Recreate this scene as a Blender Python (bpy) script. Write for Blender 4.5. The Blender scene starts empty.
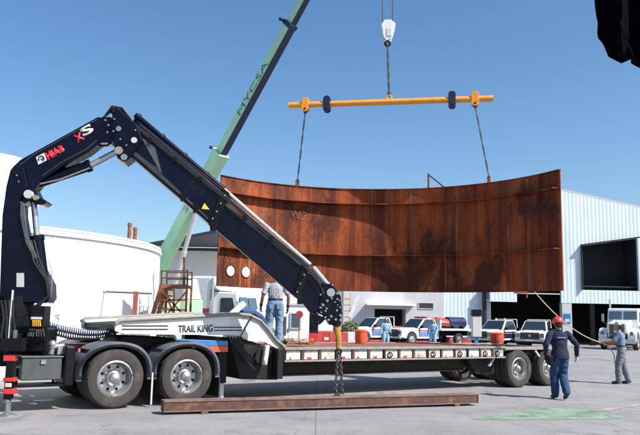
import bpy, bmesh, math, random
from mathutils import Vector, Matrix
V = Vector
random.seed(7)
S = bpy.context.scene
COL = S.collection
R = math.radians

# ------------------------------------------------------------------ camera
CAM_F = 700.0; CAM_P = R(8.17); CAM_R = R(1.2); CAM_H = 1.67          # focal length in photo pixels, pitch, roll, eye height
cf = V((0, math.cos(CAM_P), math.sin(CAM_P))); r0 = V((1, 0, 0)); u0 = V((0, -math.sin(CAM_P), math.cos(CAM_P)))
cr = r0*math.cos(CAM_R) + u0*math.sin(CAM_R); cu = u0*math.cos(CAM_R) - r0*math.sin(CAM_R)
CP = V((0, 0, CAM_H))
cam = bpy.data.cameras.new('camera'); cam.sensor_width = 36; cam.lens = CAM_F/640*36; cam.clip_end = 3000; cam.clip_start = .1
co = bpy.data.objects.new('camera', cam); COL.objects.link(co)
M = Matrix.Identity(4)
for i, a in enumerate((cr, cu, -cf)):
    for j in range(3): M[j][i] = a[j]
M.translation = CP
co.matrix_world = M
S.camera = co

# ------------------------------------------------------------------ sky, sun, exposure
SUN_AZ = R(28); SUN_EL = R(46)                                         # azimuth measured from +X towards -Y (behind the camera, to the right)
to_sun = V((math.cos(SUN_AZ)*math.cos(SUN_EL), -math.sin(SUN_AZ)*math.cos(SUN_EL), math.sin(SUN_EL)))
w = bpy.data.worlds.new('World'); S.world = w; w.use_nodes = True
nt = w.node_tree; bg = nt.nodes['Background']
sky = nt.nodes.new('ShaderNodeTexSky'); sky.sky_type = 'NISHITA'; sky.sun_disc = False
sky.sun_elevation = SUN_EL; sky.sun_rotation = math.atan2(to_sun.x, to_sun.y)
sky.altitude = 0; sky.air_density = 1.0; sky.dust_density = 1.3; sky.ozone_density = 2.6
hs_ = nt.nodes.new('ShaderNodeHueSaturation'); hs_.inputs['Saturation'].default_value = 1.2; hs_.inputs['Hue'].default_value = .498
nt.links.new(sky.outputs[0], hs_.inputs['Color']); nt.links.new(hs_.outputs[0], bg.inputs[0]); bg.inputs[1].default_value = 0.112
sl = bpy.data.lights.new('sun', 'SUN'); sl.energy = 5.0; sl.angle = R(.5); sl.color = (1, .955, .89)
so = bpy.data.objects.new('sun', sl); COL.objects.link(so); so.rotation_euler = to_sun.to_track_quat('Z', 'Y').to_euler(); so.location = (20, -10, 40)
S.view_settings.view_transform = 'Standard'; S.view_settings.look = 'None'; S.view_settings.gamma = 1
S.view_settings.exposure = 0.6
S.view_settings.use_curve_mapping = False
S.cycles.max_bounces = 6

# ------------------------------------------------------------------ measuring helpers
def ray(x, y): return cf + cr*((x-320)/CAM_F) + cu*((217.5-y)/CAM_F)
def on_plane(x, y, O, n):
    d = ray(x, y); return CP + d*((V(O)-CP).dot(n)/d.dot(n))
def at_y(x, y, Y): return on_plane(x, y, V((0, Y, 0)), V((0, 1, 0)))
def on_ground(x, y, h=0): return on_plane(x, y, V((0, 0, h)), V((0, 0, 1)))
def frame(O, ax, ay, az=V((0, 0, 1))):
    m = Matrix.Identity(4)
    for i, a in enumerate((ax, ay, az)):
        for j in range(3): m[j][i] = a[j]
    m.translation = O
    return m
def place(x, y, z=0, yaw=0): return Matrix.Translation((x, y, z)) @ Matrix.Rotation(yaw, 4, 'Z')

# ------------------------------------------------------------------ materials
MATS = {}
def mat(name, col, rough=.6, metal=0, var=.12, scale=6, bump=0, dirt=None, dirt_amt=.0, streak=None, spec=.5, coat=0):
    """noise-varied paint / stone / rubber; dirt = a second colour in patches; streak stretches the noise downwards"""
    if name in MATS: return MATS[name]
    m = bpy.data.materials.new(name); m.use_nodes = True; n = m.node_tree.nodes; L = m.node_tree.links
    b = n['Principled BSDF']; b.inputs['Roughness'].default_value = rough; b.inputs['Metallic'].default_value = metal
    b.inputs['Specular IOR Level'].default_value = spec
    if coat: b.inputs['Coat Weight'].default_value = coat; b.inputs['Coat Roughness'].default_value = .08
    tc = n.new('ShaderNodeTexCoord'); mp = n.new('ShaderNodeMapping'); L.new(tc.outputs['Object'], mp.inputs[0])
    if streak: mp.inputs['Scale'].default_value = (1, 1, streak)
    nz = n.new('ShaderNodeTexNoise'); nz.inputs['Scale'].default_value = scale; nz.inputs['Detail'].default_value = 6; nz.inputs['Roughness'].default_value = .65
    L.new(mp.outputs[0], nz.inputs[0])
    rp = n.new('ShaderNodeValToRGB'); rp.color_ramp.elements[0].position = .3; rp.color_ramp.elements[1].position = .7
    rp.color_ramp.elements[0].color = [c*(1-var) for c in col]+[1]; rp.color_ramp.elements[1].color = [min(1, c*(1+var)) for c in col]+[1]
    L.new(nz.outputs[0], rp.inputs[0]); out = rp.outputs[0]
    if dirt:
        n2 = n.new('ShaderNodeTexNoise'); n2.inputs['Scale'].default_value = scale*.45; n2.inputs['Detail'].default_value = 8; n2.inputs['Roughness'].default_value = .7
        L.new(mp.outputs[0], n2.inputs[0])
        r2 = n.new('ShaderNodeValToRGB'); r2.color_ramp.elements[0].position = .62-dirt_amt*.4; r2.color_ramp.elements[1].position = .78-dirt_amt*.3
        mx = n.new('ShaderNodeMixRGB'); L.new(n2.outputs[0], r2.inputs[0]); L.new(r2.outputs[0], mx.inputs[0]); L.new(out, mx.inputs[1]); mx.inputs[2].default_value = list(dirt)+[1]
        out = mx.outputs[0]
    L.new(out, b.inputs['Base Color'])
    rr = n.new('ShaderNodeMapRange'); rr.inputs[3].default_value = max(.02, rough-.1); rr.inputs[4].default_value = min(1, rough+.1)
    L.new(nz.outputs[0], rr.inputs[0]); L.new(rr.outputs[0], b.inputs['Roughness'])
    if bump:
        bp = n.new('ShaderNodeBump'); bp.inputs['Strength'].default_value = bump; bp.inputs['Distance'].default_value = .02
        L.new(nz.outputs[0], bp.inputs['Height']); L.new(bp.outputs[0], b.inputs['Normal'])
    MATS[name] = m
    return m

m_black = mat('black_blue_paint', (.0025, .003, .013), .24, var=.3, scale=4, dirt=(.012, .012, .014), dirt_amt=.12, spec=.22, bump=.03)
m_blackm = mat('black_metal', (.005, .005, .007), .45, var=.3, dirt=(.02, .018, .016), dirt_amt=.1, spec=.2)
m_hose = mat('black_rubber', (.012, .012, .013), .55)
m_chrome = mat('chrome_rod', (.5, .51, .54), .2, .7, var=.08, scale=10, dirt=(.25, .24, .24), dirt_amt=.08)
m_alu = mat('dull_aluminium', (.42, .42, .43), .38, .75, var=.2, scale=12, dirt=(.1, .095, .09), dirt_amt=.22)
m_brass = mat('pin_metal', (.42, .38, .24), .4, .6)
m_tyre = mat('tyre_rubber', (.04, .034, .031), .85, var=.25, scale=9, dirt=(.09, .076, .067), dirt_amt=.24, bump=.15)
m_tyredk = mat('clean_tyre_rubber', (.03, .029, .03), .8, var=.25, scale=9, dirt=(.07, .06, .055), dirt_amt=.1)
m_fender = mat('grey_fender_plastic', (.1, .112, .135), .5, var=.12, scale=5, dirt=(.17, .165, .16), dirt_amt=.18)
m_box = mat('grey_box_paint', (.06, .068, .075), .5, var=.2, scale=6, dirt=(.13, .125, .115), dirt_amt=.2)
m_white = mat('white_paint', (.66, .66, .65), .42, var=.08, scale=3, dirt=(.3, .295, .29), dirt_amt=.24, streak=.6)
m_tank = mat('white_tank_paint', (.84, .84, .82), .55, var=.03, scale=1.2, dirt=(.7, .68, .63), dirt_amt=.06, streak=.2)
m_wwall = mat('white_render_wall', (.8, .8, .78), .8, var=.04, scale=.8, dirt=(.68, .66, .62), dirt_amt=.1, streak=.25)
m_gwall = mat('grey_render_wall', (.52, .52, .54), .8, var=.06, scale=.7, dirt=(.42, .41, .41), dirt_amt=.12, streak=.25)
m_dark = mat('dark_shade_lining', (.02, .02, .026), .8, var=.3, scale=1)  # near-black colour puts the shade of unlit interiors into the linings
m_roofdk = mat('dark_roof_sheet', (.05, .055, .075), .6, var=.2)
m_red = mat('red_paint', (.55, .035, .03), .45, var=.15)
m_redpl = mat('red_plastic', (.42, .035, .035), .5, var=.2, scale=4, dirt=(.3, .1, .08), dirt_amt=.3)
m_orange = mat('orange_plastic', (.62, .08, .03), .5, var=.15, dirt=(.35, .1, .06), dirt_amt=.25)
m_yellow = mat('yellow_bar_paint', (.8, .31, .03), .45, var=.1, scale=5, dirt=(.4, .16, .05), dirt_amt=.08)
m_yel2 = mat('yellow_webbing', (.42, .24, .025), .8, var=.35, scale=11, dirt=(.07, .05, .03), dirt_amt=.4)
m_green = mat('pale_green_paint', (.36, .61, .39), .45, var=.08, scale=1.5, dirt=(.3, .42, .33), dirt_amt=.1, streak=.4)
m_greentx = mat('dark_green_lettering', (.02, .16, .12), .5)
m_navy = mat('navy_paint', (.012, .018, .06), .35, var=.2)
m_blue = mat('blue_paint', (.03, .16, .42), .4, var=.1, dirt=(.08, .14, .22), dirt_amt=.1)
m_glass = mat('dark_glass', (.02, .03, .04), .06, var=.1, spec=.8)
m_glassb = mat('pale_blue_glass', (.07, .12, .15), .05, var=.1, spec=.8)
m_rustp = mat('rusty_steel_frame', (.3, .1, .045), .75, var=.3, scale=12, dirt=(.12, .05, .03), dirt_amt=.3)
m_rustdk = mat('dark_rusty_steel', (.085, .04, .03), .75, var=.4, scale=9, dirt=(.2, .1, .065), dirt_amt=.25)
m_brownb = mat('rusty_girder', (.2, .125, .1), .8, var=.3, scale=5, dirt=(.11, .055, .04), dirt_amt=.35, bump=.15)
m_deck = mat('worn_red_deck_boards', (.22, .075, .055), .8, var=.4, scale=7, dirt=(.24, .14, .115), dirt_amt=.25, bump=.2)
m_rail = mat('weathered_grey_rail', (.24, .225, .2), .55, var=.2, scale=8, dirt=(.2, .16, .13), dirt_amt=.25)
m_railw = mat('white_rail_panel', (.58, .56, .53), .55, var=.2, scale=6, dirt=(.26, .22, .19), dirt_amt=.35)
m_frame = mat('trailer_frame_paint', (.012, .009, .009), .6, var=.3, scale=5, dirt=(.05, .036, .028), dirt_amt=.15, spec=.3)
m_grey = mat('light_grey_paint', (.5, .5, .5), .5, var=.1, dirt=(.36, .35, .34), dirt_amt=.1)
m_blacktx = mat('black_lettering', (.02, .025, .04), .5)
m_rope = mat('pale_rope', (.5, .42, .3), .9)
m_sling = mat('steel_cable', (.05, .055, .07), .5, .5)
m_skin = mat('skin', (.36, .19, .12), .55, var=.06, scale=20)
m_skin2 = mat('darker_brown_skin', (.26, .13, .085), .55, var=.06, scale=20)  # darker skin tone for some of the men
m_hair = mat('black_hair', (.012, .01, .009), .6)
m_navycl = mat('navy_work_cloth', (.008, .012, .04), .9, var=.2, scale=14, bump=.25)
m_bluecl = mat('blue_work_trousers', (.012, .045, .12), .9, var=.25, scale=12, bump=.25)
m_jeans = mat('faded_jeans', (.14, .22, .34), .85, var=.2, scale=10, dirt=(.3, .38, .5), dirt_amt=.2, bump=.25)
m_tee = mat('grey_tshirt', (.33, .34, .37), .9, var=.08, scale=9, bump=.3)
m_shirt = mat('blue_grey_shirt', (.13, .2, .32), .85, var=.12, scale=9, bump=.25)
m_greytr = mat('grey_trousers', (.16, .17, .2), .85, var=.15, scale=9, bump=.25)
m_sky = mat('light_blue_coverall', (.2, .38, .58), .85, var=.12, scale=9)
m_boot = mat('black_boot_leather', (.015, .014, .014), .5)
m_helmet = mat('red_helmet_shell', (.72, .05, .04), .3, var=.05)
m_glove = mat('dark_work_glove', (.03, .025, .03), .8)
m_gloveW = mat('white_work_glove', (.7, .7, .68), .8)
m_leaf = mat('dusty_leaf', (.07, .11, .03), .7, var=.35, scale=8)
m_gpaint = mat('worn_green_floor_paint', (.15, .25, .16), .8, var=.3, scale=4, dirt=(.3, .31, .29), dirt_amt=.45)
m_yline = mat('worn_orange_line', (.46, .34, .22), .8, var=.2, scale=8, dirt=(.33, .32, .31), dirt_amt=.6)
m_canvas = mat('dark_canvas', (.006, .004, .007), .95, var=.35, scale=12, bump=.3, spec=.05)
m_chalk = mat('faded_paint_mark', (.42, .16, .07), .85, var=.2, scale=25)

def worn(m, thr):
    n = m.node_tree.nodes; L = m.node_tree.links; tc = n.new('ShaderNodeTexCoord'); z = n.new('ShaderNodeTexNoise'); z.inputs['Scale'].default_value = 2.2; z.inputs['Detail'].default_value = 10; z.inputs['Roughness'].default_value = .75
    L.new(tc.outputs['Object'], z.inputs[0]); r = n.new('ShaderNodeValToRGB'); r.color_ramp.elements[0].position = thr; r.color_ramp.elements[1].position = thr+.1; L.new(z.outputs[0], r.inputs[0]); L.new(r.outputs[0], n['Principled BSDF'].inputs['Alpha'])
worn(m_gpaint, .36); worn(m_yline, .42)
def corrugated(name, col, pitch=.3, axis=0):
    m = mat(name, col, .45, var=.05, scale=.6, dirt=[c*.8 for c in col], dirt_amt=.1, streak=.15)
    n = m.node_tree.nodes; L = m.node_tree.links; b = n['Principled BSDF']
    tc = n.new('ShaderNodeTexCoord'); wv = n.new('ShaderNodeTexWave'); wv.wave_type = 'BANDS'; wv.bands_direction = 'XYZ'[axis]
    wv.inputs['Scale'].default_value = 1/(pitch*3.1831)*1.0; wv.wave_profile = 'SIN'
    L.new(tc.outputs['Object'], wv.inputs[0])
    bp = n.new('ShaderNodeBump'); bp.inputs['Strength'].default_value = .45; bp.inputs['Distance'].default_value = .03
    L.new(wv.outputs[1], bp.inputs['Height']); L.new(bp.outputs[0], b.inputs['Normal'])
    return m
m_corr = corrugated('white_corrugated_sheet', (.6, .69, .74), .3)

def rust_material():
    m = bpy.data.materials.new('rusty_tank_shell'); m.use_nodes = True; n = m.node_tree.nodes; L = m.node_tree.links; b = n['Principled BSDF']
    tc = n.new('ShaderNodeTexCoord')
    def noise(scale, sz, det=7, rough=.65, off=0):
        mp = n.new('ShaderNodeMapping'); mp.inputs['Scale'].default_value = (1, 1, sz); mp.inputs['Location'].default_value = (off, off*.7, off*.3); L.new(tc.outputs['Object'], mp.inputs[0])
        z = n.new('ShaderNodeTexNoise'); z.inputs['Scale'].default_value = scale; z.inputs['Detail'].default_value = det; z.inputs['Roughness'].default_value = rough
        L.new(mp.outputs[0], z.inputs[0]); return z.outputs[0]
    def ramp(src, stops):
        r = n.new('ShaderNodeValToRGB'); e = r.color_ramp.elements
        while len(e) < len(stops): e.new(.5)
        for k, (p, c) in enumerate(stops): e[k].position = p; e[k].color = list(c)+[1] if len(c) == 3 else c
        L.new(src, r.inputs[0]); return r.outputs[0]
    def mix(f, a, c2, mode='MIX'):
        x = n.new('ShaderNodeMixRGB'); x.blend_type = mode
        if hasattr(f, 'node'): L.new(f, x.inputs[0])
        else: x.inputs[0].default_value = f
        L.new(a, x.inputs[1])
        if hasattr(c2, 'node'): L.new(c2, x.inputs[2])
        else: x.inputs[2].default_value = list(c2)+[1]
        return x.outputs[0]
    base = ramp(noise(1.1, .8), [(.3, (.2, .036, .009)), (.5, (.32, .068, .015)), (.7, (.43, .115, .028))])
    streak = ramp(noise(2.6, .06, 5, .6, 3), [(.42, (0, 0, 0)), (.62, (1, 1, 1))])
    c = mix(streak, base, (.1, .019, .007))
    pale = ramp(noise(1.7, .12, 6, .6, 9), [(.56, (0, 0, 0)), (.72, (.75, .75, .75))])
    c = mix(pale, c, (.24, .095, .058))
    scale_ = ramp(noise(.42, .8, 9, .72, 21), [(.49, (0, 0, 0)), (.57, (.88, .88, .88))])
    c = mix(scale_, c, (.05, .012, .007))
    blk = ramp(noise(1.5, .1, 7, .65, 33), [(.58, (0, 0, 0)), (.7, (.75, .75, .75))])
    c = mix(blk, c, (.035, .009, .006))
    pits = ramp(noise(9, .5, 8, .75, 5), [(.55, (0, 0, 0)), (.7, (.8, .8, .8))])
    c = mix(pits, c, (.06, .018, .011))
    drip = ramp(noise(7, .035, 4, .6, 14), [(.6, (0, 0, 0)), (.72, (.7, .7, .7))])
    c = mix(drip, c, (.4, .135, .04))
    L.new(c, b.inputs['Base Color']); b.inputs['Roughness'].default_value = .78; b.inputs['Specular IOR Level'].default_value = .3
    bp = n.new('ShaderNodeBump'); bp.inputs['Strength'].default_value = .25; bp.inputs['Distance'].default_value = .02
    L.new(noise(14, .6), bp.inputs['Height']); L.new(bp.outputs[0], b.inputs['Normal'])
    return m
m_rust = rust_material()

def ground_material():
    m = bpy.data.materials.new('yard_concrete'); m.use_nodes = True; n = m.node_tree.nodes; L = m.node_tree.links; b = n['Principled BSDF']
    tc = n.new('ShaderNodeTexCoord')
    def noise(s, det, r=.6, stretch=(1, 1, 1)):
        mp = n.new('ShaderNodeMapping'); mp.inputs['Scale'].default_value = stretch; L.new(tc.outputs['Object'], mp.inputs[0])
        z = n.new('ShaderNodeTexNoise'); z.inputs['Scale'].default_value = s; z.inputs['Detail'].default_value = det; z.inputs['Roughness'].default_value = r
        L.new(mp.outputs[0], z.inputs[0]); return z.outputs[0]
    def ramp(src, stops):
        r = n.new('ShaderNodeValToRGB'); e = r.color_ramp.elements
        while len(e) < len(stops): e.new(.5)
        for k, (p, c) in enumerate(stops): e[k].position = p; e[k].color = list(c)+[1]
        L.new(src, r.inputs[0]); return r.outputs[0]
    def mix(f, a, c2):
        x = n.new('ShaderNodeMixRGB'); L.new(f, x.inputs[0]); L.new(a, x.inputs[1]); x.inputs[2].default_value = list(c2)+[1]; return x.outputs[0]
    c = ramp(noise(.35, 9, .7), [(.3, (.185, .18, .184)), (.5, (.24, .234, .235)), (.7, (.29, .283, .28))])
    c = mix(ramp(noise(1.3, 6, .7), [(.52, (0, 0, 0)), (.68, (.8, .8, .8))]), c, (.165, .155, .148))
    c = mix(ramp(noise(.55, 5, .6, (1.6, .35, 1)), [(.61, (0, 0, 0)), (.66, (.6, .6, .6))]), c, (.12, .115, .115))
    c = mix(ramp(noise(.9, 8, .75, (.25, 1.4, 1)), [(.6, (0, 0, 0)), (.7, (.4, .4, .4))]), c, (.43, .41, .38))
    c = mix(ramp(noise(26, 4, .8), [(.54, (0, 0, 0)), (.66, (.7, .7, .7))]), c, (.135, .13, .125))
    c = mix(ramp(noise(70, 3, .8), [(.6, (0, 0, 0)), (.68, (.6, .6, .6))]), c, (.36, .35, .33))
    vo = n.new('ShaderNodeTexVoronoi'); vo.feature = 'DISTANCE_TO_EDGE'; vo.inputs['Scale'].default_value = .22
    dst = n.new('ShaderNodeTexNoise'); dst.inputs['Scale'].default_value = 1.1; dst.inputs['Detail'].default_value = 8; L.new(tc.outputs['Object'], dst.inputs[0])
    mxv = n.new('ShaderNodeMixRGB'); mxv.blend_type = 'LINEAR_LIGHT'; mxv.inputs[0].default_value = .5; L.new(tc.outputs['Object'], mxv.inputs[1]); L.new(dst.outputs[1], mxv.inputs[2]); L.new(mxv.outputs[0], vo.inputs[0])
    c = mix(ramp(vo.outputs[0], [(.0, (.45, .45, .45)), (.0025, (0, 0, 0))]), c, (.1, .095, .09))
    c = mix(ramp(noise(3.2, 5, .8), [(.67, (0, 0, 0)), (.7, (.65, .65, .65))]), c, (.1, .096, .095))
    c = mix(ramp(noise(1.0, 4, .5, (.12, 3.2, 1)), [(.64, (0, 0, 0)), (.7, (.5, .5, .5))]), c, (.14, .135, .135))
    br = n.new('ShaderNodeTexBrick'); br.inputs['Scale'].default_value = .2; br.offset = 0; br.inputs['Mortar Size'].default_value = .003; br.inputs['Brick Width'].default_value = 1; br.inputs['Row Height'].default_value = 1
    br.inputs['Color1'].default_value = br.inputs['Color2'].default_value = (0, 0, 0, 1); br.inputs['Mortar'].default_value = (.6, .6, .6, 1)
    L.new(tc.outputs['Object'], br.inputs[0]); c = mix(br.outputs[0], c, (.12, .115, .11))
    L.new(c, b.inputs['Base Color']); b.inputs['Roughness'].default_value = .85
    bp = n.new('ShaderNodeBump'); bp.inputs['Strength'].default_value = .3; bp.inputs['Distance'].default_value = .01
    L.new(noise(18, 6), bp.inputs['Height']); L.new(bp.outputs[0], b.inputs['Normal'])
    return m
m_ground = ground_material()

# ------------------------------------------------------------------ mesh helpers
RM = {}
def root_of(o):
    while o.parent: o = o.parent
    return o
class MB:
    def __init__(s): s.bm = bmesh.new()
    def poly(s, pts):
        return s.bm.faces.new([s.bm.verts.new(p) for p in pts])
    def prism(s, pts, vec):
        vec = V(vec); a = [s.bm.verts.new(V(p)) for p in pts]; b = [s.bm.verts.new(V(p)+vec) for p in pts]; n = len(a)
        s.bm.faces.new(a); s.bm.faces.new(b[::-1])
        for i in range(n): s.bm.faces.new((a[i], b[i], b[(i+1) % n], a[(i+1) % n]))
        return s
    def box(s, x0, x1, y0, y1, z0, z1):
        return s.prism([(x0, y0, z0), (x1, y0, z0), (x1, y1, z0), (x0, y1, z0)], (0, 0, z1-z0))
    def hexa(s, lo, hi):
        a = [s.bm.verts.new(p) for p in lo]; b = [s.bm.verts.new(p) for p in hi]; n = len(a)
        s.bm.faces.new(a); s.bm.faces.new(b[::-1])
        for i in range(n): s.bm.faces.new((a[i], b[i], b[(i+1) % n], a[(i+1) % n]))
        return s
    def bar(s, p0, p1, wd, ht, up=(0, 0, 1)):
        p0, p1 = V(p0), V(p1); e = (p1-p0).normalized(); sd = e.cross(V(up))
        if sd.length < 1e-4: sd = e.cross(V((0, 1, 0)))
        sd.normalize(); n = sd.cross(e)
        q = [p0+sd*(wd/2)*i+n*(ht/2)*j for i, j in ((-1, -1), (1, -1), (1, 1), (-1, 1))]
        return s.prism(q, p1-p0)
    def loft(s, pts, rad, side=None, seg=12, cap=True):
        """rings along pts; rad = number or (a, b) half widths (a along side)"""
        pts = [V(p) for p in pts]; n = len(pts); rings = []; prev = None
        for i in range(n):
            t = (pts[min(i+1, n-1)]-pts[max(i-1, 0)]).normalized()
            sd = V(side) if side is not None else (prev if prev is not None else (V((0, 0, 1)) if abs(t.z) < .9 else V((1, 0, 0))))
            sd = sd - t*sd.dot(t)
            if sd.length < 1e-5: sd = t.orthogonal()
            sd.normalize(); prev = sd; o = t.cross(sd)
            r = rad[i] if isinstance(rad, (list, tuple)) and len(rad) == n and n > 0 else rad
            a, b = r if isinstance(r, (tuple, list)) else (r, r)
            rings.append([s.bm.verts.new(pts[i]+sd*math.cos(2*math.pi*k/seg)*a+o*math.sin(2*math.pi*k/seg)*b) for k in range(seg)])
        for i in range(n-1):
            for k in range(seg): s.bm.faces.new((rings[i][k], rings[i][(k+1) % seg], rings[i+1][(k+1) % seg], rings[i+1][k]))
        if cap: s.bm.faces.new(rings[0][::-1]); s.bm.faces.new(rings[-1])
        return s
    def tube(s, pts, r, seg=8): return s.loft(pts, [r]*len(pts), seg=seg)
    def cyl(s, p0, p1, r0, r1=None, seg=18): return s.loft([p0, p1], [r0, r0 if r1 is None else r1], seg=seg)
    def lathe(s, prof, O, axis, seg=28, close=False, caps=True):
        O, axis = V(O), V(axis).normalized(); a = axis.orthogonal().normalized(); b = axis.cross(a); rings = []
        for r, t in prof:
            rings.append([s.bm.verts.new(O+axis*t+(a*math.cos(2*math.pi*k/seg)+b*math.sin(2*math.pi*k/seg))*max(r, 1e-4)) for k in range(seg)])
        m = len(rings)
        for i in range(m if close else m-1):
            p, q = rings[i], rings[(i+1) % m]
            for k in range(seg): s.bm.faces.new((p[k], p[(k+1) % seg], q[(k+1) % seg], q[k]))
        if not close and caps:
            s.bm.faces.new(rings[0][::-1]); s.bm.faces.new(rings[-1])
        return s
    def ball(s, c, r, seg=12):
        r = r if isinstance(r, (tuple, list)) else (r, r, r)
        bmesh.ops.create_uvsphere(s.bm, u_segments=seg, v_segments=max(6, seg*2//3), radius=1, matrix=Matrix.Translation(V(c)) @ Matrix.Diagonal((r[0], r[1], r[2], 1)))
        return s
    def torus(s, c, axis, rmaj, rmin, seg=16, stretch=None):
        c, axis = V(c), V(axis).normalized(); a = (V(stretch[0]).normalized() if stretch else axis.orthogonal().normalized()); b = axis.cross(a); sx = stretch[1] if stretch else 1; rings = []
        for k in range(seg):
            th = 2*math.pi*k/seg; d = a*math.cos(th)+b*math.sin(th); p = c+a*math.cos(th)*rmaj*sx+b*math.sin(th)*rmaj
            rings.append([s.bm.verts.new(p+d*math.cos(f)*rmin+axis*math.sin(f)*rmin) for f in (0, 1.0472, 2.0944, 3.1416, 4.1888, 5.236)])
        for k in range(seg):
            for j in range(6): s.bm.faces.new((rings[k][j], rings[(k+1) % seg][j], rings[(k+1) % seg][(j+1) % 6], rings[k][(j+1) % 6]))
        return s
    def build(s, name, m, parent=None, world=False, bevel=0, smooth=False, loc=None, remesh=0, ang=38):
        bm = s.bm; bmesh.ops.recalc_face_normals(bm, faces=bm.faces)
        if world and parent is not None: bm.transform(RM[root_of(parent).name].inverted())
        if loc is not None: bm.transform(Matrix.Translation(-V(loc)))
        if smooth:
            for f in bm.faces: f.smooth = True
            for e in bm.edges:
                if len(e.link_faces) == 2 and e.calc_face_angle(0) > R(ang): e.smooth = False
        me = bpy.data.meshes.new(name); bm.to_mesh(me); bm.free()
        o = bpy.data.objects.new(name, me); COL.objects.link(o)
        if remesh:
            md = o.modifiers.new('r', 'REMESH'); md.mode = 'VOXEL'; md.voxel_size = remesh; md.use_smooth_shade = True
            sm = o.modifiers.new('s', 'SMOOTH'); sm.factor = .5; sm.iterations = 3
            dg = bpy.context.evaluated_depsgraph_get(); me2 = bpy.data.meshes.new_from_object(o.evaluated_get(dg)); o.modifiers.clear(); o.data = me2; bpy.data.meshes.remove(me); me2.name = name; me = me2
        for mm in (m if isinstance(m, (list, tuple)) else [m]): me.materials.append(mm)
        if bevel:
            bv = o.modifiers.new('bevel', 'BEVEL'); bv.width = bevel; bv.segments = 2; bv.limit_method = 'ANGLE'; bv.angle_limit = R(40)
        if parent is not None: o.parent = parent
        elif loc is not None: o.location = loc
        if loc is not None and parent is not None: o.location = loc
        return o
from mathutils import noise as mnoise
def folds(o, amp, sx=9, sz=16):
    me = o.data; nn = [v.normal.copy() for v in me.vertices]
    for v, n_ in zip(me.vertices, nn):
        p = v.co; d = mnoise.noise((p.x*sx, p.y*sx, p.z*sz))+.6*mnoise.noise((p.x*sx*2+p.z*9, p.y*sx*2, p.z*sz*1.7+p.x*14)); v.co = p+n_*d*amp
    return o
def tag(o, label, cat, group=None, kind=None):
    if label: o['label'] = label
    if cat: o['category'] = cat
    if group: o['group'] = group
    if kind: o['kind'] = kind
    return o
def thing(name, label, cat, m=Matrix.Identity(4), group=None):
    o = bpy.data.objects.new(name, None); COL.objects.link(o); o.empty_display_size = .3
    o.matrix_basis = m; RM[o.name] = m.copy(); return tag(o, label, cat, group)
def solo(mb, name, m, label, cat, loc, group=None, kind=None, **k):
    o = mb.build(name, m, loc=loc, **k); RM[o.name] = Matrix.Translation(loc); return tag(o, label, cat, group, kind)
def copy_tree(o, parent=None, m=None):
    c = o.copy(); COL.objects.link(c)
    if parent is not None: c.parent = parent
    if m is not None: c.matrix_basis = m; RM[c.name] = m.copy()
    for ch in list(o.children): copy_tree(ch, c)
    return c
def text(s, parent, m, org, xd, yd, wdt, hgt, world=False, depth=.004, bold=.0, name='lettering', shear=0):
    """flat raised letters; org = lower left corner, stretched to wdt x hgt along xd, yd"""
    cu_ = bpy.data.curves.new('t', 'FONT'); cu_.body = s; cu_.size = 1; cu_.offset = bold; cu_.shear = shear; cu_.resolution_u = 3; cu_.extrude = .0
    t = bpy.data.objects.new('t', cu_); COL.objects.link(t); dg = bpy.context.evaluated_depsgraph_get()
    me = bpy.data.meshes.new_from_object(t.evaluated_get(dg)); bpy.data.objects.remove(t); bpy.data.curves.remove(cu_)
    xs = [v.co.x for v in me.vertices]; ys = [v.co.y for v in me.vertices]; x0, x1, y0, y1 = min(xs), max(xs), min(ys), max(ys)
    xd, yd = V(xd).normalized(), V(yd).normalized(); nn = xd.cross(yd)
    for v in me.vertices: v.co = V(org)+xd*((v.co.x-x0)/(x1-x0)*wdt)+yd*((v.co.y-y0)/(y1-y0)*hgt)
    bm = bmesh.new(); bm.from_mesh(me); bpy.data.meshes.remove(me)
    g = bmesh.ops.extrude_face_region(bm, geom=bm.faces[:]); bmesh.ops.translate(bm, vec=nn*depth, verts=[e for e in g['geom'] if isinstance(e, bmesh.types.BMVert)])
    b = MB(); b.bm.free(); b.bm = bm
    return b.build(name, m, parent, world=world)

# ================================================================== THE SETTING
g = MB(); g.poly([(-400, -60, 0), (400, -60, 0), (400, 900, 0), (-400, 900, 0)])
go = g.build('ground', m_ground); go['kind'] = 'structure'
def sheet(pts, name, m, h=.004):
    q = []; n_ = len(pts)
    for i in range(n_):
        for k in range(8):
            p = pts[i].lerp(pts[(i+1) % n_], k/8); q.append((p.x+random.gauss(0, .02), p.y+random.gauss(0, .02), h))
    b = MB(); b.poly(q); o = b.build(name, m); o['kind'] = 'structure'; return o
sheet([on_ground(*p) for p in ((470, 418.5), (497, 415.5), (528, 409.5), (560, 407.5), (588, 409), (602, 413), (625, 416), (625, 418.5), (600, 419.5), (540, 420), (480, 420))], 'green_floor_marking', m_gpaint)
sheet([on_ground(*p) for p in ((586, 412.2), (640, 404.5), (640, 406), (586, 413.8))], 'orange_floor_line', m_yline, .008)

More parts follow.
